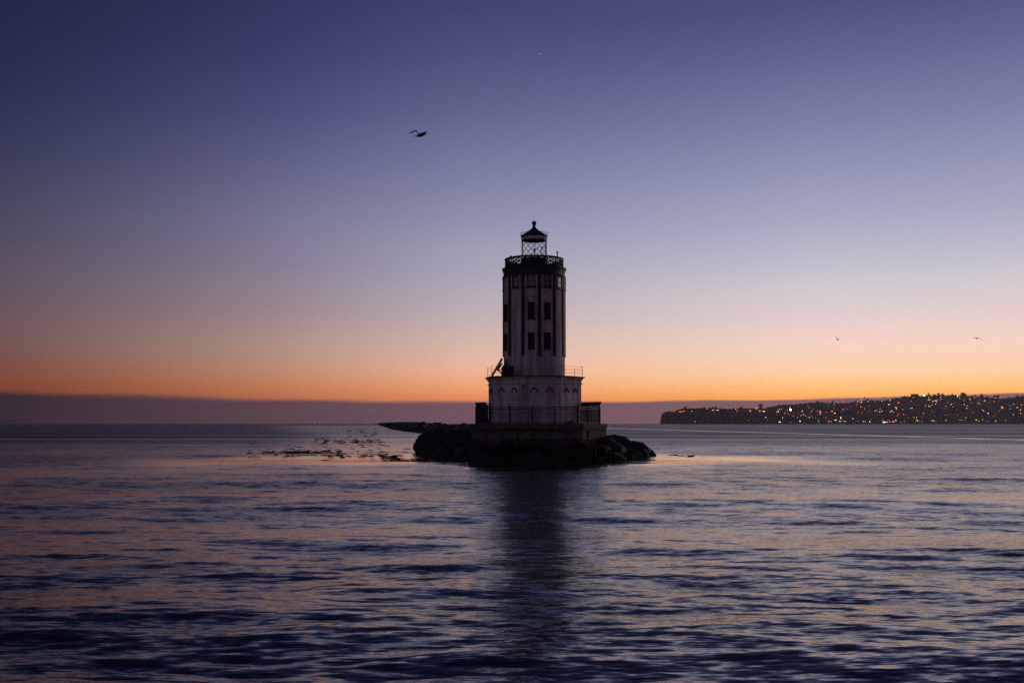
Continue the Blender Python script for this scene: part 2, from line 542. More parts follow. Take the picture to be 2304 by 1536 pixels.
    # choppiness of the wavelets too fine for the mesh
    ripple = np.clip((1 - 0.93 * calm) * gust, 0.05, 1.6)
    farness = smooth01((RR - 60) / 260.0)
    for nm, arr in (('ripple', ripple), ('lost', lost), ('farness', farness)):
        at_ = me.attributes.new(nm, 'FLOAT', 'POINT')
        at_.data.foreach_set('value', np.append(arr.ravel(), [1.0 if nm == 'ripple' else 0.0]).astype(np.float32))
    # material
    m, n, l, p = new_mat('sea_water')
    p.inputs['Base Color'].default_value = (0.004, 0.006, 0.011, 1)
    p.inputs['IOR'].default_value = 1.34
    p.inputs['Specular Tint'].default_value = (0.98, 0.86, 1.0, 1)
    geo = n.new('ShaderNodeNewGeometry')
    a1 = n.new('ShaderNodeAttribute'); a1.attribute_name = 'ripple'
    a2 = n.new('ShaderNodeAttribute'); a2.attribute_name = 'lost'
    def mth(op, a, b=None):
        x = n.new('ShaderNodeMath'); x.operation = op
        for q, v in enumerate((a, b)):
            if v is None: continue
            if isinstance(v, (int, float)): x.inputs[q].default_value = v
            else: l.new(v, x.inputs[q])
        return x.outputs[0]
    def slope(scale, stretch, detail, off):
        mp = n.new('ShaderNodeMapping'); mp.inputs['Scale'].default_value = stretch; mp.inputs['Location'].default_value = off
        mp.inputs['Rotation'].default_value = (0, 0, R(-6))
        t = n.new('ShaderNodeTexNoise'); t.inputs['Scale'].default_value = scale; t.inputs['Detail'].default_value = detail
        t.inputs['Roughness'].default_value = 0.55
        l.new(geo.outputs['Position'], mp.inputs[0]); l.new(mp.outputs[0], t.inputs['Vector'])
        s = n.new('ShaderNodeVectorMath'); s.operation = 'SUBTRACT'; s.inputs[1].default_value = (0.5, 0.5, 0.5)
        l.new(t.outputs['Color'], s.inputs[0])
        return s.outputs[0]
    def scaled(v, kx, ky, f):
        s = n.new('ShaderNodeVectorMath'); s.operation = 'MULTIPLY'; s.inputs[1].default_value = (kx, ky, 0)
        l.new(v, s.inputs[0])
        q = n.new('ShaderNodeVectorMath'); q.operation = 'SCALE'
        l.new(s.outputs[0], q.inputs[0]); l.new(f, q.inputs['Scale'])
        return q.outputs[0]
    def vadd(a, b):
        q = n.new('ShaderNodeVectorMath'); q.operation = 'ADD'
        l.new(a, q.inputs[0]); l.new(b, q.inputs[1]); return q.outputs[0]
    a3 = n.new('ShaderNodeAttribute'); a3.attribute_name = 'farness'
    # wind touches the water in patches
    pm = n.new('ShaderNodeMapping'); pm.inputs['Scale'].default_value = (0.5, 1.0, 1.0)
    pt = n.new('ShaderNodeTexNoise'); pt.inputs['Scale'].default_value = 0.16; pt.inputs['Detail'].default_value = 3.0
    l.new(geo.outputs['Position'], pm.inputs[0]); l.new(pm.outputs[0], pt.inputs['Vector'])
    pr = n.new('ShaderNodeMapRange'); pr.inputs[1].default_value = 0.3; pr.inputs[2].default_value = 0.7; pr.inputs[3].default_value = 0.7; pr.inputs[4].default_value = 1.3
    l.new(pt.outputs[0], pr.inputs[0])
    amp = mth('MULTIPLY', a1.outputs['Fac'], pr.outputs[0])
    fine = scaled(slope(4.4, (0.29, 1.0, 1.0), 2.5, (0, 0, 0)), 0.20, 0.62, amp)
    fine = vadd(fine, scaled(slope(13.0, (0.24, 1.0, 1.0), 2.0, (5, 9, 0)), 0.17, 0.48, amp))
    broad = scaled(slope(1.15, (0.38, 1.0, 1.0), 4.0, (31, 7, 0)), 2.4, 7.5, mth('MULTIPLY', a2.outputs['Fac'], mth('SUBTRACT', 1.0, mth('MULTIPLY', a3.outputs['Fac'], 0.7))))
    nn = vadd(geo.outputs['Normal'], vadd(fine, broad))
    nz = n.new('ShaderNodeVectorMath'); nz.operation = 'NORMALIZE'
    l.new(nn, nz.inputs[0]); l.new(nz.outputs[0], p.inputs['Normal'])
    # roughness carries the slopes that even the ripples do not resolve
    k = mth('ADD', 0.6, mth('MULTIPLY', a3.outputs['Fac'], 1.8))
    alpha = mth('ADD', mth('MULTIPLY', a2.outputs['Fac'], k), mth('MULTIPLY', a1.outputs['Fac'], 0.006))
    l.new(mth('SQRT', alpha), p.inputs['Roughness'])
    me.materials.append(m)
    o = bpy.data.objects.new('sea', me)
    col.objects.link(o)
    tag(o, kind='structure')
    return Z, RR, AA

build_sea()

# ------------------------------------------------------------------ boulders
def boulder_mesh(i, mat):
    import bmesh
    bm = bmesh.new()
    bmesh.ops.create_icosphere(bm, subdivisions=2, radius=1.0)
    r = random.Random(100 + i)
    planes = []
    for k in range(9):
        d = Vector((r.gauss(0, 1), r.gauss(0, 1), r.gauss(0, 1))).normalized()
        planes.append((d, r.uniform(0.48, 0.80)))
    for v in bm.verts:
        for d, h in planes:
            s = v.co.dot(d)
            if s > h:
                v.co -= d * (s - h)
        v.co *= 1.18 + r.uniform(-0.03, 0.03)
    me = bpy.data.meshes.new('boulder')
    bm.to_mesh(me); bm.free()
    me.materials.append(mat)
    return me

BOULDERS = [boulder_mesh(i, M['rock']) for i in range(9)]
BOULDERS_DRY = [boulder_mesh(20 + i, M['rock_dry']) for i in range(7)]

DECK = 3.24
def plan(px, Y):
    return (at(px, 951.5, Y).x, Y)
PLAT = [plan(1054, 98.6), plan(1084, 93.4), plan(1313, 92.0), plan(1366, 97.0), plan(1367, 108.5), plan(1320, 112.0), plan(1090, 112.0), plan(1054, 108.5)]

def dist_plat(x, y):
    """distance outside the platform's outline (negative inside)"""
    inside = True
    best = 1e9
    n = len(PLAT)
    for i in range(n):
        ax, ay = PLAT[i]; bx, by = PLAT[(i + 1) % n]
        ex, ey = bx - ax, by - ay
        t = max(0, min(1, ((x - ax) * ex + (y - ay) * ey) / (ex * ex + ey * ey)))
        d = math.hypot(x - ax - t * ex, y - ay - t * ey)
        best = min(best, d)
        if ex * (y - ay) - ey * (x - ax) < 0:
            inside = False
    return -best if inside else best

def mound_height(x, y):
    d = dist_plat(x, y)
    if d < 0:
        return 1.7
    reach = 3.0
    if x > 8.2:
        reach = 2.6
    h = 2.0 * (1 - d / reach) + 0.15
    # shoulder on the side where the breakwater joins
    ex = (x + 5.6) / 4.8; ey = (y - 112) / 9.5
    q = math.sqrt(ex * ex + ey * ey)
    h2 = 2.3 * (1 - max(0, q - 0.5) / 0.6) if q > 0.5 else 2.3
    ex = (x - 11.0) / 2.7; ey = (y - 103) / 5.5
    q = math.sqrt(ex * ex + ey * ey)
    h3 = 1.15 * (1 - max(0, q - 0.3) / 0.75) if q > 0.3 else 1.15
    return max(h, h2, h3)

mb = MB()
gx = np.linspace(-14, 19, 67); gy = np.linspace(84, 128, 67)
for yy in gy:
    for xx in gx:
        mb.v.append((xx, yy, max(-0.9, mound_height(xx, yy) - 0.55) + random.uniform(-0.12, 0.12)))
nxg = len(gx)
for a in range(len(gy) - 1):
    for b in range(nxg - 1):
        mb.f.append((a * nxg + b, a * nxg + b + 1, (a + 1) * nxg + b + 1, (a + 1) * nxg + b))
mound = mb.build('rock_mound', M['rock'])
tag(mound, 'dark rough boulder mound rising from the sea round the lighthouse platform', 'rocks')

spots = []
def boulder(parent, meshes, x, y, z, s, name='boulder'):
    k = random.choice(meshes)
    return put(name, k, parent, (x, y, z), (random.uniform(-0.5, 0.5), random.uniform(-0.5, 0.5), random.uniform(0, 6.28)),
               (s * random.uniform(0.9, 1.35), s * random.uniform(0.8, 1.15), s * random.uniform(0.55, 0.85)))

tries = 0
while len(spots) < 215 and tries < 9000:
    tries += 1
    x, y = random.uniform(-12.5, 16.5), random.uniform(87.0, 124)
    h = mound_height(x, y)
    d = dist_plat(x, y)
    if d < 0.5 or h < -0.35 or x < -9.4 or y < 89.6:
        continue
    s = random.choice((0.75, 0.9, 1.05, 1.25, 1.5)) * (0.85 if h < 0.4 else 1.0)
    if any((x - a) ** 2 + (y - b) ** 2 < (0.62 * (s + c)) ** 2 for a, b, c in spots):
        continue
    spots.append((x, y, s))
    boulder(mound, BOULDERS, x, y, max(-0.1, h - 0.45 * s), s)
# the rounded stones that end the mound, seen against the water
for px, py, Y, s, zs in ((1384, 992, 103, 1.15, 1.0), (1398, 998, 102, 1.05, 0.9), (1412, 1008, 104, 0.85, 0.9), (1436, 1009, 106, 0.75, 0.85), (1452, 1014, 108, 0.6, 0.7), (1464, 1016.5, 110, 0.42, 0.7),
                         (965, 985, 112, 1.15, 1.0), (955, 992, 113, 1.0, 0.9), (948, 1000, 114, 0.95, 0.9), (945, 999, 116, 0.5, 0.6), (952, 1008, 114, 0.7, 0.8), (985, 974, 112, 1.2, 0.7), (1008, 972, 113, 1.2, 0.7), (1036, 971, 112, 1.1, 0.7)):
    p = at(px, py, Y)
    o = boulder(mound, BOULDERS, p.x, p.y, p.z - (0.5 if px > 1200 else 0.25), s)
    o.scale.z = s * zs * 0.8

for px, py in ((965, 1015), (985, 1017), (1005, 1018), (1025, 1021), (1043, 1023), (1060, 1026), (1078, 1029), (1096, 1031), (1300, 1031), (1322, 1029), (1345, 1027), (1368, 1025), (1392, 1023), (1418, 1021), (1445, 1019), (1462, 1018)):
    p = on_water(px, py)
    s_ = random.uniform(0.65, 0.95) * (0.6 if px > 1430 else 1.0)
    boulder(mound, BOULDERS, p.x, p.y + 0.7, 0.08, s_)

# ------------------------------------------------------------------ breakwater running off to the far left
def bw_center(y):
    return float(breakwater_left(y)) + 10.5
bw = MB()
ys = list(np.concatenate([np.arange(122, 500, 6.0), np.arange(500, 2600, 30.0)]))
prof = [(-11.5, -1.2), (-9.0, 0.4), (-5.5, 2.0), (-3.2, 0), (0, 0), (3.2, 0), (5.5, 2.0), (9, 0.4), (11.5, -1.2)]
def crest(y):
    return float(np.interp(y, [115, 160, 260, 420, 700, 2600], [1.7, 1.75, 2.15, 2.85, 3.1, 3.2]))
for yy in ys:
    for k, (dx, z) in enumerate(prof):
        zz = crest(yy) - (0.0 if k == 4 else 0.3) if 3 <= k <= 5 else z
        bw.v.append((bw_center(yy) + dx, yy, zz + random.uniform(-0.3, 0.15)))
m_ = len(prof)
for a in range(len(ys) - 1):
    for b in range(m_ - 1):
        bw.f.append((a * m_ + b, a * m_ + b + 1, (a + 1) * m_ + b + 1, (a + 1) * m_ + b))
breakwater = bw.build('breakwater', M['rock_dry'])
tag(breakwater, 'long low rubble breakwater running from the lighthouse to the horizon', 'breakwater')
cnt = 0
for k in range(290):
    y = 122 + (random.random() ** 1.35) * 430
    off = random.choice((-1, -1, -1, 0, 0, 1)) 
    if off == -1:
        dx = random.uniform(-10.5, -4); z = np.interp(dx, [-10.5, -4], [0.0, crest(y) - 0.5])
    elif off == 0:
        dx = random.uniform(-4, 4); z = crest(y) - 0.4
    else:
        dx = random.uniform(4, 9); z = np.interp(dx, [4, 9], [crest(y) - 0.6, 0.2])
    boulder(breakwater, BOULDERS_DRY, bw_center(y) + dx, y, float(z), random.uniform(0.8, 1.7))
far = MB()
for k in range(900):
    y = 540 + (random.random() ** 1.5) * 2000
    dx = random.uniform(-10, 6)
    z = np.interp(dx, [-10, -4, 4, 6], [0.1, crest(y) - 0.25, crest(y) - 0.25, crest(y) - 1.0])
    s = random.uniform(0.9, 1.9)
    c = Vector((bw_center(y) + dx, y, float(z)))
    vs = [c + Vector((random.uniform(.7, 1.2) * s * sx_, random.uniform(.7, 1.2) * s * sy_, random.uniform(.4, .7) * s * sz_)) for sz_ in (-1, 1) for sx_, sy_ in ((-1, -1), (1, -1), (1, 1), (-1, 1))]
    far.add(vs, [(3, 2, 1, 0), (4, 5, 6, 7), (0, 1, 5, 4), (1, 2, 6, 5), (2, 3, 7, 6), (3, 0, 4, 7)])
fo = far.build('distant_boulders', M['rock_dry'], breakwater)
tag(fo, kind='stuff')

# ------------------------------------------------------------------ stone platform
platform = empty('stone_platform', (LX, LY, 0))
tag(platform, 'weathered stone platform with overhanging slab carrying the lighthouse', 'platform')
def rel(poly, off=0.0):
    cx = sum(p[0] for p in poly) / len(poly); cy = sum(p[1] for p in poly) / len(poly)
    out = []
    for x, y in poly:
        d = math.hypot(x - cx, y - cy)
        out.append((x - (x - cx) / d * off - LX, y - (y - cy) / d * off - LY))
    return out
sl = MB()
pl0, pl1 = rel(PLAT), rel(PLAT, 0.18)
sl.prism(pl1, DECK - 0.62, DECK - 0.44)
sl.prism(pl0, DECK - 0.44, DECK - 0.06)
sl.prism(rel(PLAT, 0.07), DECK - 0.06, DECK)
sl.build('deck_slab', M['concrete'], platform)
core = MB().prism(rel(PLAT, 0.75), -1.0, DECK - 0.5)
core.build('core', M['concrete'], platform)
wallpoly = rel(PLAT, 0.42)
nw = len(wallpoly)
for i in range(nw):
    ax, ay = wallpoly[i]; bx, by = wallpoly[(i + 1) % nw]
    if i in (4, 5, 6):
        continue
    L = math.hypot(bx - ax, by - ay)
    ang = math.atan2(by - ay, bx - ax)
    z1 = DECK - 0.64
    for cidx, ch in enumerate((0.86, 0.92, 0.95)):
        z0 = z1 - ch
        n = max(1, round(L / 1.55))
        edges = [0.0] + [(k + (0.5 if cidx % 2 else 0) + random.uniform(-.13, .13)) * L / n for k in range(1, n + (0 if cidx % 2 == 0 else 0))] + [L]
        for e0, e1 in zip(edges[:-1], edges[1:]):
            w = e1 - e0 - 0.05
            if w < 0.15:
                continue
            mid = (e0 + e1) / 2
            dep = 0.5
            push = random.uniform(-0.06, 0.05)
            c = Vector((ax + math.cos(ang) * mid, ay + math.sin(ang) * mid, (z0 + z1) / 2))
            nrm_ = Vector((-math.sin(ang), math.cos(ang), 0))
            b = MB().box((0, 0, 0), (w, dep, ch - 0.05))
            b.v = [(x + random.uniform(-.035, .035), y + random.uniform(-.04, .04), z + random.uniform(-.035, .035)) for x, y, z in b.v]
            ob = b.build('block', M['block'], platform)
            ob.location = c + nrm_ * (dep / 2 - 0.1 - push)
            ob.rotation_euler = (0, 0, ang)
        z1 = z0

# ------------------------------------------------------------------ lighthouse
lh = empty('lighthouse', (LX, LY, 0))
tag(lh, 'white round lighthouse with black pilasters, octagonal base and glazed lantern', 'lighthouse')
def zz(py, Y=100.0):
    return at(1202, py, Y).z
def mm(npx, py=800, Y=100.0):
    return at(1202 + npx, py, Y).x - at(1202, py, Y).x

# octagonal base
RB = mm(107, 900)
PH8 = R(30.6)
zb0, zb1 = DECK - 0.02, zz(849)
base = MB().lathe([(RB, zb0), (RB, zb1 - 0.50)], 8, phase=PH8).build('base', M['wall'], lh)
MB().lathe([(RB + 0.10, zb0), (RB + 0.10, zb0 + 0.35), (RB + 0.004, zb0 + 0.42)], 8, phase=PH8).build('plinth', M['wall'], base)
MB().lathe([(RB + 0.004, zb1 - 0.78), (RB + 0.10, zb1 - 0.74), (RB + 0.10, zb1 - 0.64), (RB + 0.004, zb1 - 0.60)], 8, phase=PH8).build('string_moulding', M['wall'], base)
MB().lathe([(RB + 0.02, zb1 - 0.502), (RB + 0.05, zb1 - 0.40), (RB + 0.10, zb1 - 0.30), (RB + 0.16, zb1 - 0.28), (RB + 0.20, zb1 - 0.18), (RB + 0.34, zb1 - 0.10), (RB + 0.38, zb1 - 0.08)], 8, phase=PH8).build('base_cornice', M['wall'], base)
MB().lathe([(RB + 0.38, zb1 - 0.078), (RB + 0.41, zb1 - 0.05), (RB + 0.41, zb1)], 8, phase=PH8).build('roof_slab', M['cornice'], base)
AP = RB * math.cos(math.pi / 8)
def face_frame(phi):
    """outward normal and rightward tangent of a wall whose normal is turned phi from the viewer"""
    nrm_ = Vector((math.sin(phi), -math.cos(phi), 0))
    tan = Vector((math.cos(phi), math.sin(phi), 0))
    return nrm_, tan
z_hood = zz(881, 96)
for k in range(8):
    phi = PH8 - math.pi / 8 + k * math.pi / 4
    nrm_, tan = face_frame(phi)
    side = RB * 2 * math.sin(math.pi / 8)
    for s in (-1, 1):
        c = nrm_ * (AP + 0.03) + tan * (s * side * 0.205) + Vector((0, 0, z_hood))
        pts = []
        for j in range(11):
            a = math.pi * j / 10
            pts.append(c + tan * (-math.cos(a) * 0.285) + Vector((0, 0, math.sin(a) * 0.36)))
        pts = [pts[0] - tan * 0.1] + pts + [pts[-1] + tan * 0.1]
        MB().tube(pts, 0.058, 5).build('hood_mould', M['black'], base)
# rust that has run down from the roof edge at one corner
nrm_, tan = face_frame(PH8 - math.pi / 4 + R(2))
phi_c = R(30.6 - 45)
n1, t1 = face_frame(phi_c + math.pi / 8)
n0, t0 = face_frame(phi_c - math.pi / 8)
corner = Vector((math.sin(phi_c), -math.cos(phi_c), 0)) * RB
st = MB()
def stain(nv, tv, w_prof, sgn):
    vs, fs = [], []
    for i, (z, w) in enumerate(w_prof):
        a = corner + nv * 0.004 + tv * sgn * 0.003
        vs += [(a.x, a.y, z), tuple((a + tv * sgn * w)[:2]) + (z,)]
        if i:
            fs.append((2 * i - 2, 2 * i - 1, 2 * i + 1, 2 * i) if sgn > 0 else (2 * i, 2 * i + 1, 2 * i - 1, 2 * i - 2))
    st.add(vs, fs)
rr_ = random.Random(8)
for k in range(13):
    sg = 1 if k < 9 else -1
    nv, tv = (n1, t1) if sg > 0 else (n0, t0)
    x0 = (0.01 + 0.045 * (k if sg > 0 else k - 9)) + rr_.uniform(-.008, .008)
    w = rr_.uniform(0.02, 0.055)
    ztop = zb1 - 0.79 - rr_.uniform(0, 0.12)
    ln = rr_.uniform(0.5, 1.9) * (1.6 if k in (0, 2, 3, 9) else 1.0)
    steps = 6
    vs, fs = [], []
    for i_ in range(steps + 1):
        q = i_ / steps
        z = ztop - ln * q
        half = w * (1 - q * 0.85) * rr_.uniform(0.7, 1.2)
        c_ = corner + nv * 0.004 + tv * sg * (x0 + rr_.uniform(-.006, .006))
        a_, b_ = c_ - tv * half * 0.5, c_ + tv * half * 0.5
        vs += [(a_.x, a_.y, z), (b_.x, b_.y, z)]
        if i_:
            fs.append((2 * i_ - 2, 2 * i_ - 1, 2 * i_ + 1, 2 * i_))
    st.add(vs, fs)
rs = st.build('rust_stain', M['rust'], base)
tag(rs, 'orange rust stain running down a corner of the base')

# shaft
RS = mm(68.6, 720)
zs0, zs1 = zb1 - 0.05, zz(622)
shaft_n = 72
PIL = [R(8 + 30 * k) for k in range(12)]
shaft = MB().lathe([(RS, zs0), (RS, zs1)], shaft_n).build('shaft', M['wall'], lh)
zp0, zp1 = zz(800, 97.5), zz(617, 98)
for ph in PIL:
    nv, tv = face_frame(ph)
    b = MB()
    rot = Matrix.Rotation(ph, 3, 'Z')
    b.box(nv * (RS + 0.035) + Vector((0, 0, (zp0 + zp1) / 2)), (0.30, 0.17, zp1 - zp0), rot)
    b.box(nv * (RS + 0.05) + Vector((0, 0, zp1 - 0.16)), (0.38, 0.22, 0.22), rot)
    b.build('pilaster', M['black'], lh)

def window(phi, z0, z1, w, glazed, boosted=False):
    nv, tv = face_frame(phi)
    rot = Matrix.Rotation(phi, 3, 'Z')
    zc = (z0 + z1) / 2
    h = z1 - z0
    rc = RS * math.cos(math.asin(min(0.9, w / 2 / RS)))
    # reveal and casing built proud of the curved wall
    fr = MB()
    t = 0.09
    for s in (-1, 1):
        fr.box(nv * (rc + 0.05) + tv * (s * (w / 2 - t / 2)) + Vector((0, 0, zc)), (t, 0.16, h), rot)
    for s in (-1, 1):
        fr.box(nv * (rc + 0.049) + Vector((0, 0, zc + s * (h / 2 - t / 2))), (w - 2 * t - 0.004, 0.158, t), rot)
    if glazed:
        fr.box(nv * (rc + 0.052) + Vector((0, 0, zc)), (w - 2 * t - 0.004, 0.10, 0.06), rot)
    o = fr.build('window', M['frame'], lh)
    MB().box(nv * (RS + 0.004) + Vector((0, 0, zc)), (w - 2 * t + 0.02, 0.05, h - 2 * t + 0.02), rot).build('pane' if glazed else 'shutter_board', (M['pane_boosted'] if boosted else M['pane']) if glazed else M['board'], o)
    MB().box(nv * (RS + 0.03) + Vector((0, 0, z0 - 0.055)), (w + 0.12, 0.18, 0.09), rot).build('sill', M['frame'], o)
    if glazed:   # pale jamb pilasters beside the upper windows
        for s in (-1, 1):
            MB().box(nv * (rc + 0.03) + tv * (s * (w / 2 + 0.075)) + Vector((0, 0, zc)), (0.14, 0.12, h + 0.12), rot).build('jamb', M['wall'], o)
zt0, zt1 = zz(644.5, 97), zz(619, 97)
for k in range(12):
    ph = R(-7 + 30 * k)
    if k == 10:
        continue      # blank bay
    window(ph, zt0, zt1, 0.86, True, boosted=(k == 2))  # one pane carries the boosted sky reflection
for k in (0, 1, 5, 6, 10):
    ph = R(-7 + 30 * k)
    for a, b in ((716, 679.5), (783.5, 747.5)):
        window(ph, zz(a, 97), zz(b, 97), 0.66, False)

# cornice under the gallery
zc1 = zz(606, 100)
cr_ = MB().lathe([(RS - 0.2, zs1 - 0.02), (RS + 0.02, zs1), (mm(69.6), zz(618)), (mm(70.3), zz(615)), (mm(70.2), zz(613.5)), (mm(71.4), zz(611)), (mm(72.6), zz(608.5)), (mm(73), zz(607.2)), (mm(73), zc1), (1.0, zc1 + 0.02)], 72)
cornice = cr_.build('cornice', M['cornice'], lh)
MB().lathe([(RS + 0.002, zz(628)), (mm(71.0), zz(627)), (mm(71.8), zz(625)), (mm(71.0), zz(623)), (RS + 0.004, zz(622))], 72).build('ring_moulding', M['cornice'], cornice)

# gallery railing
RG = mm(65.0, 590)
zg0, zg1 = zc1 + 0.03, zz(584, 100)
gal = MB()
gal.lathe([(RG - 0.05, zg1 - 0.20), (RG + 0.02, zg1 - 0.20), (RG + 0.05, zg1 - 0.09), (RG + 0.08, zg1 - 0.05), (RG + 0.08, zg1), (RG - 0.09, zg1), (RG - 0.09, zg1 - 0.05)], 72, close=True)
railing = gal.build('gallery_railing', M['iron'], lh)
MB().lathe([(RG - 0.04, zg0), (RG + 0.05, zg0), (RG + 0.05, zg0 + 0.10), (RG - 0.04, zg0 + 0.10)], 72, close=True).build('bottom_rail', M['iron'], railing)
MB().lathe([(RG - 0.03, zg0 + 0.43), (RG + 0.03, zg0 + 0.43), (RG + 0.03, zg0 + 0.49), (RG - 0.03, zg0 + 0.49)], 72, close=True).build('middle_rail', M['iron'], railing)
NP = 28
for k in range(NP):
    a = 2 * math.pi * (k + 0.5) / NP
    a2 = 2 * math.pi * (k + 1.5) / NP
    am = (a + a2) / 2
    p0 = Vector((math.sin(a) * RG, -math.cos(a) * RG, 0)); p1 = Vector((math.sin(a2) * RG, -math.cos(a2) * RG, 0))
    MB().tube([p0 + Vector((0, 0, zg0 + 0.08)), p0 + Vector((0, 0, zg1 - 0.17))], 0.05, 6).build('post', M['iron'], railing)
    x = MB()
    lo, hi = zg0 + 0.50, zg1 - 0.20
    x.tube([p0 + Vector((0, 0, lo)), p1 + Vector((0, 0, hi))], 0.042, 5)
    x.tube([p0 + Vector((0, 0, hi)), p1 + Vector((0, 0, lo))], 0.042, 5)
    pm = (p0 + p1) / 2
    x.tube([pm + Vector((0, 0, lo)), pm + Vector((0, 0, hi))], 0.038, 5)
    lo2, hi2 = zg0 + 0.09, zg0 + 0.44
    x.tube([p0 + Vector((0, 0, lo2)), p1 + Vector((0, 0, hi2))], 0.055, 5)
    x.tube([p0 + Vector((0, 0, hi2)), p1 + Vector((0, 0, lo2))], 0.055, 5)
    ci = pm + Vector((0, 0, (lo2 + hi2) / 2))
    tv = (p1 - p0).normalized()
    x.tube([ci + tv * math.cos(q) * 0.14 + Vector((0, 0, math.sin(q) * 0.14)) for q in [2 * math.pi * j / 10 for j in range(11)]], 0.035, 5, cap=False)
    x.build('cross_panel', M['iron'], railing)
# lamps and vents standing on the gallery rail
def stalk(px, ytop, ybot, rpx, name, label=None):
    sn = max(-1, min(1, (px - 1202.2) / 65.0))
    phi = math.asin(sn)
    base_p = Vector((math.sin(phi) * (RG - 0.02), -math.cos(phi) * (RG - 0.02), 0))
    zt = zz(ytop, 100 - math.cos(phi) * RG)
    b = MB()
    b.tube([base_p + Vector((0, 0, zg1 - 0.04)), base_p + Vector((0, 0, zt - 0.1))], [0.055, 0.045], 8)
    hr = mm(rpx)
    o = b.build(name, M['iron'], lh)
    h = MB()
    h.tube([base_p + Vector((0, 0, zt - 2.0 * hr)), base_p + Vector((0, 0, zt - 1.6 * hr)), base_p + Vector((0, 0, zt - 0.4 * hr)), base_p + Vector((0, 0, zt))], [hr * 0.5, hr, hr * 1.05, hr * 0.45], 10)
    h.build('lamp_head', M['iron'], o)
stalk(1149.6, 575, 584, 2.4, 'rail_lamp')
stalk(1253, 565.5, 578, 2.2, 'rail_lamp')
stalk(1167.4, 576.5, 580, 1.0, 'rail_lamp')
stalk(1237.2, 575.5, 580, 1.0, 'rail_lamp')

# lantern
RL = mm(28.2, 560)
zl0 = zz(578.5, 98.8)
zl1, zl2 = zz(541.5), zz(534)
lan = MB().lathe([(RL + 0.12, zg0 - 0.02), (RL + 0.12, zg0 + 0.2), (RL + 0.02, zg0 + 0.26), (RL + 0.02, zl0 - 0.1), (RL + 0.07, zl0 - 0.08), (RL + 0.07, zl0)], 48)
lantern = lan.build('lantern_drum', M['cornice'], lh)
MB().lathe([(RL - 0.06, zl1), (RL + 0.03, zl1), (RL + 0.03, zl2), (RL - 0.06, zl2)], 48, close=True).build('lantern_frieze', M['wall'], lantern)
g_ = MB()
n = 48
g_.lathe([(RL - 0.012, zl0 - 0.02), (RL - 0.012, zl1 + 0.02)], n)
g_.f = g_.f[:n]
g_.build('lantern_glass', M['glass'], lantern, smooth=True)
NB = 13
for k in range(NB):
    for s in (-1, 1):
        a0 = 2 * math.pi * k / NB
        pts = []
        for j in range(9):
            q = j / 8
            a = a0 + s * q * (zl1 - zl0) / RL * 0.98
            pts.append((math.sin(a) * RL, -math.cos(a) * RL, zl0 + q * (zl1 - zl0)))
        MB().tube(pts, 0.019, 4).build('astragal', M['iron'], lantern)
# framed hatch in the glazing on the right, lamp on its stand inside
phh = math.asin(min(0.95, (1222.5 - 1202) / 28.2))
h_ = MB()
for (pa, pb) in (((1217, 556), (1228, 557)), ((1217, 556), (1217, 577)), ((1227.5, 557), (1227.5, 577))):
    q = []
    for t in np.linspace(0, 1, 5):
        px = pa[0] + (pb[0] - pa[0]) * t; py = pa[1] + (pb[1] - pa[1]) * t
        a = math.asin(max(-0.97, min(0.97, (px - 1202) / 28.4)))
        q.append((math.sin(a) * (RL + 0.02), -math.cos(a) * (RL + 0.02), zz(py, 100 - math.cos(a) * RL)))
    h_.tube(q, 0.04, 5)
h_.build('hatch_frame', M['iron'], lantern)
bl = MB()
bl.tube([(0.05, 0, zg0), (0.05, 0, zz(565))], 0.05, 8)
bl.tube([(0.05, 0, zz(565)), (0.05, 0, zz(563)), (0.05, 0, zz(560)), (0.05, 0, zz(558.5))], [0.05, 0.12, 0.12, 0.05], 10)
bl.build('beacon', M['iron'], lantern)
# roof
RR_ = mm(30.6, 530)
ro = MB().lathe([(RL - 0.04, zl2 - 0.02), (RL + 0.05, zl2), (RR_ - 0.05, zz(534.2)), (RR_, zz(531.3)), (RR_ - 0.06, zz(530.6)), (mm(19), zz(523.5)), (mm(10), zz(517.5)), (mm(6), zz(514.3)), (mm(4), zz(511.5)), (mm(3.3), zz(510.2)), (mm(3.3), zz(508)), (mm(4.2), zz(507.4)), (0.02, zz(506.6))], 32)
roof = ro.build('lantern_roof', M['black'], lh)
ball = MB()
cb, rb_ = zz(502.3), mm(5.3)
ball.lathe([(max(0.004, rb_ * math.sin(t)), cb - rb_ * math.cos(t)) for t in np.linspace(0.02, math.pi - 0.02, 13)], 20)
ball.build('vent_ball', M['black'], roof, smooth=True)
MB().tube([(0, 0, cb + rb_ - 0.03), (0, 0, zz(485))], [0.018, 0.008], 5).build('lightning_rod', M['iron'], roof)
er = MB()
er.tube([(math.sin(q) * (RR_ + 0.06), -math.cos(q) * (RR_ + 0.06), zz(526)) for q in [2 * math.pi * j / 32 for j in range(33)]], 0.014, 4, cap=False)
for j in range(16):
    q = 2 * math.pi * j / 16
    er.tube([(math.sin(q) * (RR_ - 0.02), -math.cos(q) * (RR_ - 0.02), zz(531.5)), (math.sin(q) * (RR_ + 0.06), -math.cos(q) * (RR_ + 0.06), zz(526)), (math.sin(q) * (RR_ - 0.3), -math.cos(q) * (RR_ - 0.3), zz(525))], 0.012, 4)
er.build('eave_rail', M['iron'], roof)

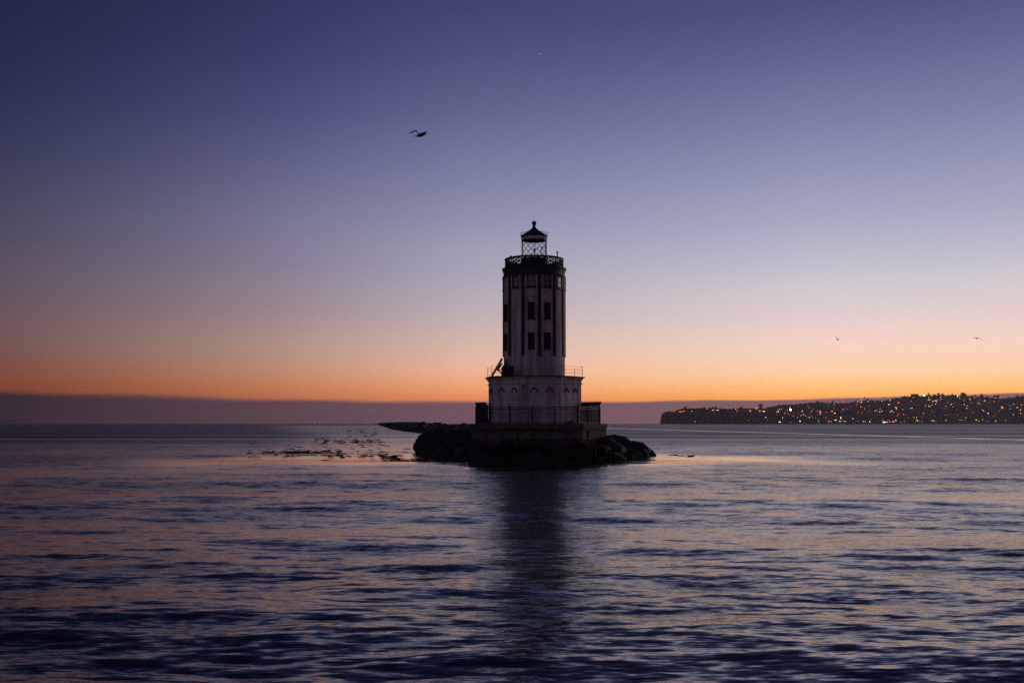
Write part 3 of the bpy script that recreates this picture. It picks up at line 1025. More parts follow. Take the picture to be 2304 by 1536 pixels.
# railing on the roof of the base
rr = empty('roof_railing_anchor')
bpy.data.objects.remove(rr)
w_ = MB()
RW = RB + 0.12
corn = [Vector((math.sin(PH8 + k * math.pi / 4) * RW, -math.cos(PH8 + k * math.pi / 4) * RW, 0)) for k in range(8)]
for hgt in (0.35, 0.68, 0.98):
    for k in range(8):
        a, b = corn[k], corn[(k + 1) % 8]
        pts = []
        for t in np.linspace(0, 1, 7):
            sag = 0.035 * math.sin(math.pi * t) * (1 + (k * 7 + hgt * 10) % 3 * 0.4)
            pts.append(a.lerp(b, t) + Vector((0, 0, zb1 + hgt - sag)))
        w_.tube(pts, 0.010, 4)
rail2 = w_.build('roof_railing', M['iron'], lh)
for k in range(8):
    MB().tube([corn[k] + Vector((0, 0, zb1 - 0.01)), corn[k] + Vector((random.uniform(-.03, .03), 0, zb1 + 1.06))], 0.024, 6).build('stanchion', M['iron'], rail2)

# ------------------------------------------------------------------ solar panels, cabinets on the base roof
def wp(px, py, Y):
    return at(px, py, Y)
sp = empty('solar_panel_rack', (wp(1122, 848, 98.5).x, 98.5, zb1))
tag(sp, 'tilted dark solar panels seen edge on, leaning on struts on the base roof', 'solar panel')
def spt(px, py, Y):
    return wp(px, py, Y) - Vector(sp.location)
def slab(pa, pb, ya, yb, th):
    a0, b0 = spt(*pa, ya), spt(*pb, ya)
    d = (b0 - a0); d.normalize()
    nv = Vector((-d.z, 0, d.x)) * th
    dy = Vector((0, yb - ya, 0))
    vs = [a0, b0, b0 + nv, a0 + nv]
    vs = vs + [v + dy for v in vs]
    return MB().add(vs, [(0, 1, 2, 3), (7, 6, 5, 4), (0, 4, 5, 1), (1, 5, 6, 2), (2, 6, 7, 3), (3, 7, 4, 0)])
slab((1107.5, 846), (1131, 806), 97.6, 99.6, 0.14).build('panel', M['solar'], sp)
slab((1119.5, 833), (1130.5, 817), 97.2, 98.6, 0.12).build('panel', M['solar'], sp)
MB().tube([spt(1121.5, 832, 98), spt(1133.5, 847.5, 98)], 0.07, 6).build('strut', M['iron'], sp)
MB().tube([spt(1121.5, 832, 99.3), spt(1133.5, 847.5, 99.3)], 0.07, 6).build('strut', M['iron'], sp)
MB().tube([spt(1120, 834, 98.2), spt(1131, 829, 98.2)], 0.05, 6).build('brace', M['iron'], sp)

c0 = wp(1149.5, 846.5, 96.2)
cab = empty('equipment_cabinet', (c0.x, 96.2, zb1))
tag(cab, 'dark equipment cabinet on the base roof in front of the shaft', 'cabinet')
MB().box((0, 0, 0.44), (0.54, 0.5, 0.84)).build('body', M['iron'], cab)
MB().box((0.0, -0.26, 0.45), (0.44, 0.03, 0.7)).build('door', M['board'], cab)
MB().box((0, 0, 0.89), (0.6, 0.58, 0.05)).build('lid', M['iron'], cab)
c0 = wp(1135, 838, 96.9)
drum = empty('battery_drum', (c0.x, 96.9, zb1))
tag(drum, 'round dark battery drum on the base roof beside the solar panels', 'drum')
MB().lathe([(0.30, 0.0), (0.32, 0.1), (0.30, 0.45), (0.31, 0.5), (0.29, 0.85), (0.20, 0.95)], 16).build('body', M['iron'], drum)
MB().lathe([(0.21, 0.948), (0.14, 1.06), (0.03, 1.09)], 12).build('cap', M['iron'], drum)

# ------------------------------------------------------------------ sheds behind the fence
def shed(name, px0, px1, Y0, depth, ytop, over, label, left_flare, right_flare, mat, spikes):
    a, b = at(px0, 948, Y0), at(px1, 948, Y0)
    cx = (a.x + b.x) / 2
    o = empty(name, (cx, Y0, DECK))
    tag(o, label, 'shed')
    w = b.x - a.x
    zt = at(px0, ytop, Y0).z - DECK
    fl = 0.30
    MB().box((0, depth / 2, (zt - fl) / 2), (w, depth, zt - fl)).build('wall', mat, o)
    l0, l1 = -w / 2, w / 2
    t0, t1 = l0 - left_flare, l1 + right_flare
    f0, f1 = -0.28, depth + 0.28
    vs = [(l0 - .02, -.02, zt - fl + .003), (l1 + .02, -.02, zt - fl + .003), (l1 + .02, depth + .02, zt - fl + .003), (l0 - .02, depth + .02, zt - fl + .003),
          (t0, f0, zt), (t1, f0, zt + 0.06), (t1, f1, zt + 0.06), (t0, f1, zt)]
    MB().add(vs, [(3, 2, 1, 0), (4, 5, 6, 7), (0, 1, 5, 4), (1, 2, 6, 5), (2, 3, 7, 6), (3, 0, 4, 7)]).build('roof', M['cornice'], o)
    d = MB().box((0, -0.012, 0.85), (0.62, 0.03, 1.5)).build('door', M['board'], o)
    d.location.x = -w * 0.12
    if spikes:
        s = MB()
        for k in range(26):
            x = t0 + (t1 - t0) * (k + 0.5) / 26
            s.tube([(x, f0 + 0.02, zt + 0.02), (x + random.uniform(-.03, .03), f0 + 0.02, zt + 0.2)], [0.012, 0.005], 4)
        so = s.build('bird_spikes', M['iron'], o)
        tag(so, kind='stuff')
    return o
shed('utility_shed', 1071.5, 1096.5, 98.8, 2.4, 905.5, 0.3, 'dark utility shed at the platform edge beside the solar panel side', 0.16, -0.22, M['iron'], False)
shed('utility_shed', 1308, 1349.5, 99.4, 2.6, 905, 0.3, 'pale utility shed with spiked flared roof beside the lit side of the base', 0.0, 0.20, M['wall'], True)

# ------------------------------------------------------------------ fence round the platform
def fence(pts, label, first, spacing):
    o = empty('security_fence', (pts[0][0], pts[0][1], DECK))
    tag(o, label, 'fence')
    org = Vector((pts[0][0], pts[0][1], 0))
    ht = zz(915.7, 94) - DECK
    pk = MB()
    for si in range(len(pts) - 1):
        a = Vector((*pts[si], 0)) - org; b = Vector((*pts[si + 1], 0)) - org
        L = (b - a).length
        ang = math.atan2(b.y - a.y, b.x - a.x)
        rot = Matrix.Rotation(ang, 3, 'Z')
        for z in (ht, ht - 0.15, 0.10):
            MB().box((a + b) / 2 + Vector((0, 0, z)), (L, 0.06, 0.065), rot).build('rail', M['iron'], o)
        n = max(1, round(L / spacing))
        for k in range(n + 1 if si == len(pts) - 2 else n):
            p = a.lerp(b, k / n)
            q = MB().box(p + Vector((0, 0, (ht + 0.12) / 2)), (0.13, 0.13, ht + 0.12), rot)
            q.add([p + rot @ Vector((x, y, ht + 0.121)) for x, y in ((-.065, -.065), (.065, -.065), (.065, .065), (-.065, .065))] + [p + Vector((0, 0, ht + 0.2))], [(0, 1, 4), (1, 2, 4), (2, 3, 4), (3, 0, 4), (3, 2, 1, 0)])
            q.build('post', M['iron'], o)
        m = int(L / 0.115)
        for k in range(1, m):
            p = a.lerp(b, k / m)
            pk.box(p + Vector((0, 0, ht / 2)), (0.016, 0.016, ht - 0.02), rot)
    po = pk.build('pickets', M['iron'], o)
    tag(po, kind='stuff')
    return o
fA, fB, fC, fD = plan(1071.5, 98.2), plan(1097, 94.4), plan(1299.6, 92.9), plan(1349, 97.2)
fence([fB, fC], 'long black picket fence across the front of the platform', 0, 2.25)
fence([(fC[0] + 0.1, fC[1] + 0.12), fD, plan(1350, 106.5)], 'black picket fence running back past the pale shed', 0, 2.1)
fence([plan(1070.5, 106.5), fA, (fB[0] - 0.1, fB[1] + 0.1)], 'black picket fence running back past the dark shed', 0, 2.6)

# a stray lump of debris on the deck
p = at(1279, 949, 94.6)
db = boulder(None, BOULDERS, p.x, p.y, DECK + 0.06, 0.3, 'debris_heap')
db.scale = (0.75, 0.3, 0.2)
tag(db, 'low dark heap of debris lying behind the front fence', 'debris')

# ------------------------------------------------------------------ kelp floating in the shelter of the breakwater
kb = MB()
def kelp_patch(px0, px1, py0, py1, n, hmax, slant=0.0):
    for k in range(n):
        t = random.random()
        px = px0 + (px1 - px0) * t
        py = py0 + (py1 - py0) * (0.5 + random.gauss(0, 0.22)) + slant * (t - 0.5)
        p = on_water(px, max(py, 957))
        Ld = random.uniform(0.3, 1.4) * (p.y / 150.0) ** 0.5
        ang = random.gauss(0, 0.5)
        hh = random.uniform(0.04, hmax)
        r = random.uniform(0.018, 0.05) * (p.y / 130.0) ** 0.5
        pts, rd = [], []
        for j in range(4):
            q = j / 3 - 0.5
            pts.append(p + Vector((math.cos(ang) * q * Ld, math.sin(ang) * q * Ld, 0.02 + hh * (1 - (2 * q) ** 2) * random.uniform(0.5, 1.2))))
            rd.append(r * (1.0 if 0 < j < 3 else 0.35))
        kb.tube(pts, rd, 4)
kelp_patch(705, 860, 983, 1006, 130, 0.07)
kelp_patch(640, 770, 1010, 1027, 100, 0.08)
kelp_patch(560, 690, 1014, 1028, 60, 0.06)
kelp_patch(780, 850, 958, 985, 70, 0.07)
kelp_patch(730, 900, 1018, 1032, 70, 0.05)
kelp_patch(860, 1060, 1030, 1042, 90, 0.05, 6)
kelp_patch(560, 1000, 985, 1036, 70, 0.03)
kelp_patch(1385, 1470, 1022, 1028, 22, 0.05, -2)
kelp_patch(1495, 1560, 1024, 1028, 22, 0.05, 2)
kelp_patch(1075, 1330, 1034, 1046, 90, 0.06)
ko = kb.build('kelp_bed', M['kelp'])
tag(ko, 'dark floating kelp mats on the calm water beside the breakwater', 'kelp', kind='stuff')

# ------------------------------------------------------------------ birds
def flying_bird(name, spine, rads, wings, label, group=None, mat=None):
    """spine: points beak..tail; wings: lists of (leading point, trailing point, thickness)"""
    org = spine[len(spine) // 2]
    o = empty(name, org)
    b = MB()
    b.tube([p - org for p in spine], rads, 8)
    b.build('body', mat or M['bird'], o, smooth=True)
    for w in wings:
        vs, fs = [], []
        for lead, trail, th in w:
            up = Vector((0, 0, th))
            a, c = lead - org, trail - org
            mid = a.lerp(c, 0.35)
            vs += [a, mid + up, c, mid - up * 0.5]
        for i in range(len(w) - 1):
            for k in range(4):
                fs.append((i * 4 + k, i * 4 + (k + 1) % 4, (i + 1) * 4 + (k + 1) % 4, (i + 1) * 4 + k))
        fs.append((3, 2, 1, 0)); e = (len(w) - 1) * 4
        fs.append((e, e + 1, e + 2, e + 3))
        MB().add(vs, fs).build('wing', mat or M['bird'], o)
    tag(o, label, 'bird', group)
    return o

Yb = 92.0
def bp(px, py, dy=0.0):
    return at(px, py, Yb + dy)
sp_ = [bp(929.5, 306.4, -0.25), bp(934, 306.6, -0.2), bp(937.5, 306.6, -0.15), bp(939.8, 306.2, -0.1), bp(943.5, 305.0, 0), bp(948, 303.6, 0.1), bp(953, 302.4, 0.25), bp(957, 302.0, 0.35), bp(959.5, 303.2, 0.4)]
w1 = [(bp(941.5, 303.0, -0.1), bp(947, 304.0, 0.25), 0.06), (bp(938.0, 298.0, -0.55), bp(942.5, 301.5, -0.2), 0.05), (bp(934.0, 293.2, -0.95), bp(938.8, 295.5, -0.6), 0.045), (bp(928.5, 294.8, -1.2), bp(933.5, 296.6, -0.95), 0.035), (bp(923.5, 297.8, -1.35), bp(926.5, 298.8, -1.2), 0.025), (bp(919.0, 302.0, -1.45), bp(919.8, 302.4, -1.4), 0.012)]
w2 = [(bp(942, 302.6, 0.1), bp(949, 303.6, 0.35), 0.06), (bp(948, 299.8, 0.7), bp(954, 302.0, 0.9), 0.05), (bp(954, 297.4, 1.2), bp(958.5, 299.6, 1.35), 0.04), (bp(959.0, 296.0, 1.6), bp(961.5, 297.4, 1.7), 0.02)]
flying_bird('seabird', sp_, [0.012, 0.03, 0.075, 0.085, 0.17, 0.18, 0.12, 0.07, 0.03], [w1, w2], 'large dark seabird in flight high to the left of the lantern')

def small_bird(px, py, span_px, Y, up, label, group, tilt=0.0, turn=0.0, droop=0.0):
    """a gull seen small: spread wings, span in photograph pixels"""
    c = at(px, py, Y)
    s = (at(px + span_px, py, Y).x - c.x) / 2
    def q(x, y, z):
        v = Vector((x, y, z)) * s
        v = Matrix.Rotation(turn, 3, 'Z') @ v
        v = Matrix.Rotation(tilt, 3, 'Y') @ v
        return c + v
    spine = [q(0, -0.42, 0.0), q(0, -0.30, 0.02), q(0, -0.14, 0.02), q(0, 0.05, 0), q(0, 0.24, 0.0), q(0, 0.36, 0.0)]
    rads = [s * k for k in (0.01, 0.05, 0.09, 0.10, 0.05, 0.03)]
    ws = []
    for sg in (-1, 1):
        ws.append([(q(0.04 * sg, -0.10, 0.02), q(0.04 * sg, 0.14, 0.0), 0.02 * s), (q(0.40 * sg, -0.16, up * 0.8), q(0.40 * sg, 0.06, up * 0.75), 0.018 * s),
                   (q(0.72 * sg, -0.08, up * 1.0 - droop * 0.4), q(0.72 * sg, 0.08, up * 0.95 - droop * 0.4), 0.012 * s), (q(1.0 * sg, 0.10, up * 1.05 - droop), q(1.0 * sg, 0.14, up - droop), 0.005 * s)])
    return flying_bird('seabird', spine, rads, ws, label, group, M['bird'])

small_bird(1884.5, 764.5, 19, 150, 0.62, 'small gull with raised wings flying above the hillside town', None, 0.25, 0.35)
small_bird(2198, 761, 29, 120, 0.10, 'wide winged gull gliding above the far end of the town', None, 0.08, 0.1, 0.28)
small_bird(2212, 692, 6.5, 300, 0.1, 'tiny gull highest above the far end of the town', None, 0.0, 0.2, 0.1)
small_bird(1536.5, 878.6, 7, 300, 0.15, 'tiny gull low over the tip of the headland', None, 0.0, 0.3)
small_bird(896, 925.3, 7, 220, 0.5, 'small gull topmost of three over the breakwater', None, 0.7, 0.9)
small_bird(877, 934.5, 9, 220, 0.3, 'small gull banking steeply over the breakwater', None, -1.1, 0.5)
small_bird(806.5, 944.4, 8, 220, 0.6, 'small gull flying lowest near the breakwater tip', None, 0.5, 0.7)
for px, py in ((719, 922.5), (727.5, 922.3), (736.5, 922.8), (750, 921.8), (724.5, 927.3), (755.5, 927.5), (762, 925.2), (767, 926.3), (709.5, 935.8), (817, 929)):
    small_bird(px, py, 5.5, 420, 0.35, 'distant gull in the loose flock above the sea horizon', 'distant gull flock', random.uniform(-.3, .3), random.uniform(0, 1))

def perched_mesh(kind):
    b = MB()
    if kind == 0:     # upright, neck stretched
        b.tube([(-0.26, 0, 0.10), (-0.17, 0, 0.20), (-0.04, 0, 0.33), (0.05, 0, 0.46), (0.09, 0, 0.58), (0.09, 0, 0.68), (0.12, 0, 0.75), (0.17, 0, 0.76), (0.26, 0, 0.745)],
               [0.03, 0.07, 0.125, 0.11, 0.06, 0.042, 0.05, 0.035, 0.006], 8)
    else:             # hunched, neck folded, long bill
        b.tube([(-0.34, 0, 0.22), (-0.22, 0, 0.28), (-0.04, 0, 0.33), (0.10, 0, 0.36), (0.17, 0, 0.45), (0.15, 0, 0.55), (0.20, 0, 0.62), (0.27, 0, 0.60), (0.46, 0, 0.50)],
               [0.03, 0.09, 0.15, 0.13, 0.06, 0.045, 0.055, 0.03, 0.008], 8)
    for s in (-0.05, 0.05):
        b.tube([(-0.02, s, 0.28), (0.0, s, 0.02), (0.08, s, 0.0)], [0.02, 0.016, 0.012], 5)
    return b.mesh('perched_seabird', M['bird'], smooth=True)
PM = [perched_mesh(0), perched_mesh(1)]
rb = random.Random(5)
perch = []
for px in (921, 925, 929, 934, 938.5, 944, 949, 953, 957.5):
    perch.append((px, rb.uniform(290, 420)))
for px in (963, 968, 974, 978, 981.5, 985, 988, 992, 995, 998.5, 1001):
    perch.append((px, rb.uniform(200, 280)))
for px in (1006, 1009.5, 1012):
    perch.append((px, rb.uniform(150, 190)))
for px, Y in perch:
    x = at(px, 951, Y).x
    k = rb.randrange(2)
    o = put('perched_seabird', PM[k], None, (x, Y, crest(Y) + rb.uniform(-0.1, 0.25)), (0, 0, rb.choice((0, math.pi)) + rb.uniform(-0.7, 0.7)), [rb.uniform(0.85, 1.15)] * 3)
    tag(o, 'dark seabird perched in the row along the breakwater crest', 'bird', 'seabirds perched along the breakwater')
p = at(1033, 961, 118)
o = put('perched_seabird', PM[0], None, (p.x, 118, p.z - 0.02), (0, 0, math.pi * 0.1), (0.5, 0.5, 0.5))
tag(o, 'lone slim seabird standing on the rocks nearest the stone platform', 'bird')

# ------------------------------------------------------------------ headland with the town
PROFILE = [(1486, 937), (1490, 931.5), (1505, 928), (1518, 929), (1526, 924.5), (1537, 921.5), (1560, 921.5), (1582, 920), (1600, 919.5), (1628, 920.5), (1656, 920), (1684, 920), (1722, 919.5), (1740, 915), (1768, 910.5),
           (1806, 909), (1821, 907), (1852, 906), (1899, 907.5), (1917, 906), (1953, 902), (2000, 901), (2018, 895.5), (2045, 892.5), (2091, 892), (2110, 889), (2128, 890.5), (2165, 891), (2193, 893), (2230, 894.5), (2263, 897), (2301, 893), (2360, 886), (2450, 878), (2600, 870)]
PX = [p[0] for p in PROFILE]; PYs = [p[1] for p in PROFILE]
YS, YC, YR = 3400.0, 3460.0, 4250.0
def land(px, Y):
    ridge = (HORIZON - np.interp(px, PX, PYs)) * YR / F + HC
    cf = np.interp(px, [1486, 1600, 1700, 1800, 1900, 2600], [0.86, 0.80, 0.62, 0.30, 0.10, 0.08])
    c = ridge * cf
    z1 = c * smooth01((Y - YS) / (YC - YS))
    s = np.clip((Y - YC) / (YR - YC), 0, 1)
    z2 = c + (ridge - c) * (s ** 0.85)
    z3 = ridge * (1 - smooth01((Y - YR) / 1500.0)) - 5 * smooth01((Y - YR) / 1500.0)
    z = np.where(Y < YC, z1, np.where(Y < YR, z2, z3))
    end = smooth01((px - 1484.5) / 4.0)
    return z * end - 3.0 * (1 - end) - np.where(Y < YS + 5, 1.5, 0)
hpx = np.concatenate([np.arange(1480, 1530, 1.5), np.arange(1530, 2620, 4.0)])
hY = np.concatenate([[3380], np.linspace(YS, YC, 10), np.linspace(YC, YR, 34)[1:], np.linspace(YR, 5850, 8)[1:]])
hv = []
for Y in hY:
    for px in hpx:
        z = float(land(px, Y))
        z += (math.sin(px * 0.11 + Y * 0.012) + math.sin(px * 0.053 - Y * 0.021)) * 1.1 * (1 if z > 5 else 0)
        hv.append((at(px, 951.5, Y).x, Y, z))
nh = len(hpx)
hb = MB()
hb.v = hv
hb.f = [(a * nh + b, a * nh + b + 1, (a + 1) * nh + b + 1, (a + 1) * nh + b) for a in range(len(hY) - 1) for b in range(nh - 1)]
hill = hb.build('headland', M['hill'], smooth=True)
tag(hill, kind='structure')

def hill_point(px, py):
    """the spot of the slope that shows at this place, from the shore upward"""
    best = None
    for Y in np.linspace(YS + 12, YR - 5, 160):
        z = float(land(px, Y))
        ypx = HORIZON - (z - HC) * F / Y
        if ypx <= py:
            return Vector((at(px, 951.5, Y).x, Y, z))
        best = Vector((at(px, 951.5, Y).x, Y, z))
    return best

# scrub and gardens covering the slope as one mass
sb = MB()
def clump(b, c, r, n=7, squash=0.8):
    """uneven low foliage mass"""
    vs = [c + Vector((0, 0, r * squash * random.uniform(0.8, 1.2)))]
    for k in range(n):
        a = 2 * math.pi * k / n
        vs.append(c + Vector((math.cos(a) * r * random.uniform(.5, .9), math.sin(a) * r * .7, r * squash * random.uniform(.35, .8))))
    for k in range(n):
        a = 2 * math.pi * (k + .5) / n
        vs.append(c + Vector((math.cos(a) * r * random.uniform(.7, 1.1), math.sin(a) * r * .8, -r * 0.25)))
    fs = [(0, 1 + k, 1 + (k + 1) % n) for k in range(n)]
    fs += [(1 + k, 1 + n + k, 1 + n + (k + 1) % n, 1 + (k + 1) % n) for k in range(n)]
    b.add(vs, fs)
for k in range(3600):
    px = random.uniform(1496, 2420)
    Y = YS + 25 + (YR + 40 - YS - 25) * random.random()
    z = float(land(px, Y))
    if z < 4: continue
    steep = px < 1740 and Y < YC + 20
    clump(sb, Vector((at(px, 951.5, Y).x, Y, z)), random.uniform(2.0, 6.0) * (0.6 if steep else 1.0))
so = sb.build('hillside_scrub', M['leaf'])
tag(so, 'dark scrub and garden greenery covering the hillside', 'greenery', kind='stuff')

# trees on the skyline
def leafy(b, c, rx, rz, n):
    for k in range(n):
        v = Vector((random.gauss(0, 1), random.gauss(0, 1), random.gauss(0, 1))).normalized() * (random.random() ** 0.4)
        p = c + Vector((v.x * rx, v.y * rx, v.z * rz))
        s = rx * random.uniform(0.16, 0.34)
        a = Vector((random.gauss(0, 1), random.gauss(0, 1), random.gauss(0, 1))).normalized() * s
        d = Vector((random.gauss(0, 1), random.gauss(0, 1), random.gauss(0, 1))).normalized() * s
        b.add([p - a, p + d, p + a, p - d], [(0, 1, 2, 3)])
def broad_tree_meshes(i):
    random.seed(300 + i)
    t = MB().tube([(0, 0, -1), (0.2, 0, 2.5), (0.5, 0.1, 5)], [0.55, 0.4, 0.22], 6)
    t.tube([(0.3, 0, 3), (1.6, 0.4, 5.5)], [0.25, 0.12], 5)
    t.tube([(0.3, 0, 3), (-1.5, -0.3, 5.6)], [0.25, 0.12], 5)
    c = MB()
    for k in range(9):
        leafy(c, Vector((random.uniform(-2.6, 2.6), random.uniform(-2, 2), random.uniform(2.0, 7.0))), random.uniform(1.6, 2.6), random.uniform(1.1, 1.9), 60)
    return t.mesh('trunk', M['bark']), c.mesh('crown', M['leaf'])
def palm_meshes(i):
    random.seed(400 + i)
    t = MB().tube([(0, 0, -1), (0.15, 0, 6), (0.3, 0, 12)], [0.34, 0.24, 0.2], 6)
    c = MB()
    for k in range(26):
        a = random.uniform(0, 6.28); el = random.uniform(-0.5, 1.1)
        L = random.uniform(2.9, 4.0)
        pts = [Vector((0.3, 0, 12))]
        for j in range(1, 4):
            q = j / 3
            pts.append(Vector((0.3 + math.cos(a) * L * q * math.cos(el), math.sin(a) * L * q * math.cos(el), 12 + L * q * math.sin(el) - q * q * 1.0)))
        c.tube(pts, [0.16, 0.34, 0.28, 0.04], 3, flat=0.35)
    return t.mesh('trunk', M['bark']), c.mesh('crown', M['leaf'])
BT = [broad_tree_meshes(i) for i in range(4)]
PT = [palm_meshes(i) for i in range(3)]
random.seed(77)
def plant(name, pair, px, ytop, hgt, label, group, wide=1.0):
    Y = YR + random.uniform(-60, 0)
    p = at(px, ytop, Y)
    ztop = p.z
    ground = float(land(px, Y))
    s = hgt * (Y / F) if hgt else 0
    nat = 13.2 if name == 'palm_tree' else 8.4
    sc = max((ztop - ground), 5.0) / nat
    o = empty(name, (p.x, Y, ground))
    o.scale = (sc * wide, sc * wide, sc)
    put('trunk', pair[0], o); put('crown', pair[1], o)
    tag(o, label, 'tree', group)
    return o
for px, yt in ((1640, 910.5), (1649, 909.5), (1661, 908.5), (1671, 910.5)):
    plant('palm_tree', random.choice(PT), px, yt, 0, 'palm in the row of four on the low headland ridge', 'four palms on the headland')
for px, yt in ((1889, 900), (1895.6, 898.5), (1902, 899.5), (1907, 899.8), (1911.5, 899.5), (1916.5, 898), (1929, 897.5), (1945, 893), (1962, 894.5), (1968, 896), (1988, 893.5), (2009, 891.5), (1854, 898.5), (1861, 898.5), (1768, 906.5)):
    plant('palm_tree', random.choice(PT), px, yt, 0, 'palm standing out on the skyline above the town', 'palms along the town skyline', 1.1)
plant('broadleaf_tree', BT[0], 1711, 907.5, 0, 'tall bushy tree alone on the low headland skyline', None, 1.0)
for px, yt, w in ((1543, 913.5, 1.2), (1552, 917, 1.6), (1585, 914.5, 1.4), (1604, 914.5, 1.3), (1611, 913.5, 1.1), (1667, 914, 1.5), (1822, 903, 1.3), (1840, 901.5, 1.4), (1875, 901, 1.3), (1953, 895.5, 1.3), (2090, 883, 0.9), (2101, 886, 1.4), (2111, 883.5, 1.5), (2121, 884, 1.4), (2143, 885, 1.5), (2150, 886.5, 1.4),
                  (2165, 881.5, 1.0), (2170, 885, 1.2), (2194, 886.5, 1.1), (2209, 884.5, 1.1), (2237, 888.5, 1.3), (2246, 888, 1.1), (2268, 892.5, 1.2), (2290, 889, 1.3), (2301, 888.5, 1.4), (2035, 889, 1.4), (2186, 889, 1.5), (2222, 890.5, 1.4)):
    plant('broadleaf_tree', random.choice(BT), px, yt, 0, 'rounded dark tree rising on the town skyline', 'trees along the town skyline', w)

# houses, lamps
HB = MB().box((0, 0, 1.8), (11, 8, 7.6)).mesh('wall', M['house'])
HR = MB().add([(-6, -4.6, 5.603), (6, -4.6, 5.603), (6, 4.6, 5.603), (-6, 4.6, 5.603), (-4.2, 0, 7.6), (4.2, 0, 7.6)], [(3, 2, 1, 0), (0, 1, 5, 4), (1, 2, 5), (2, 3, 4, 5), (3, 0, 4)]).mesh('roof', M['roof'])
def win_mesh(w, h, key):
    return MB().box((0, 0, 0), (w, 0.2, h)).mesh('lit_window', GL[key])
WM = {(k, s): win_mesh(*({'s': (2.0, 1.7), 'm': (3.0, 2.0), 'w': (7.5, 1.7)}[s]), k) for k in GL for s in 'smw'}
LP = MB().tube([(0, 0, -0.5), (0, 0, 7.0), (0, -0.6, 7.6), (0, -1.4, 7.6)], [0.14, 0.10, 0.08, 0.08], 6).mesh('pole', M['pole'])
def head_mesh(r, key):
    b = MB()
    b.lathe([(r * 0.3, -r * 0.9), (r * 0.85, -r * 0.5), (r, 0), (r * 0.8, r * 0.55), (r * 0.25, r * 0.9)], 10)
    return b.mesh('lamp_head', GL[key])
LM = {(k, s): head_mesh({'s': 0.75, 'm': 1.05, 'b': 1.7, 'x': 3.0}[s], k) for k in GL for s in 'smbx'}
NAMES = {'W': 'white', 'C': 'cool white', 'G': 'yellow-green', 'Y': 'yellow', 'O': 'orange', 'R': 'red', 'D': 'dim', 'F': 'white'}

UNNAMED = []
def house(px, py, key, size, label=None):
    g = hill_point(px, py + 2.2)
    o = empty('hillside_house', g, random.uniform(-0.25, 0.25))
    put('wall', HB, o); put('roof', HR, o)
    put('lit_window', WM[(key, size)], o, (0 if size == 'w' else random.uniform(-2, 2), -4.08, 3.6))
    if size == 'm' and random.random() < 0.5:
        put('lit_window', WM[(key, 's')], o, (random.choice((-4.2, 4.2)), -4.08, random.choice((3.6, 1.2))))
    tag(o, label, 'house', None if label else 'lit houses on the hillside')
    if not label: UNNAMED.append((o, px, py, '%s-lit hillside house' % NAMES[key]))
def lamp(px, py, key, size, label=None):
    g = hill_point(px, py + 4.5)
    o = empty('street_lamp', g, random.uniform(-0.4, 0.4))
    put('pole', LP, o)
    put('lamp_head', LM[(key, size)], o, (0, -1.4, 7.3))
    tag(o, label, 'lamp', None if label else 'street lamps on the hillside')
    if not label: UNNAMED.append((o, px, py, '%s street lamp' % NAMES[key]))

def c7(x, y): return 1470 + x / 5.358, 870 + y / 5.358
def c8(x, y): return 1880 + x / 5.434, 860 + y / 5.434
L7 = """330,310,O,m 347,310,O,m 362,310,O,m 463,310,Y,s 645,275,Y,s 715,283,W,s 735,297,C,s 775,297,O,w 900,265,C,s 950,265,G,s 995,270,O,m 1012,295,O,s 1165,292,W,s 1180,295,Y,s 1280,290,O,m 1300,293,G,s 1333,295,Y,w 1355,373,C,m 1375,410,D,m
1497,285,O,m 1500,298,Y,m 1520,270,W,s 1535,270,Y,s 1488,340,D,s 1557,375,C,m 1520,427,Y,w 1650,245,O,m 1740,375,C,s 1745,240,D,m 1785,240,D,m 1785,290,O,s 1800,295,Y,m 1808,335,O,m 1843,352,O,s 1880,375,C,m 1885,335,D,m 1910,297,O,m 1930,275,R,s
1975,290,D,w 2010,290,O,m 2015,310,O,w 2012,333,C,s 1993,415,C,s 1990,430,G,s 2150,295,O,m 2195,320,Y,m 2130,208,G,s 2180,200,C,s 2110,225,G,s 2258,300,Y,s 2262,370,C,s 2262,385,W,s 2190,405,Y,w 2255,420,Y,m 2090,307,D,w 1690,360,G,s 1680,345,D,s
1615,315,D,m 1632,330,D,m 1578,320,O,s 1645,430,D,m 1950,375,G,s 1912,360,D,w 2055,365,D,s 2075,380,G,s 2185,255,G,s 2190,225,G,s 1782,352,C,s 2145,420,G,m 1135,415,D,m 1000,318,D,s 495,437,O,s 1865,228,G,s"""
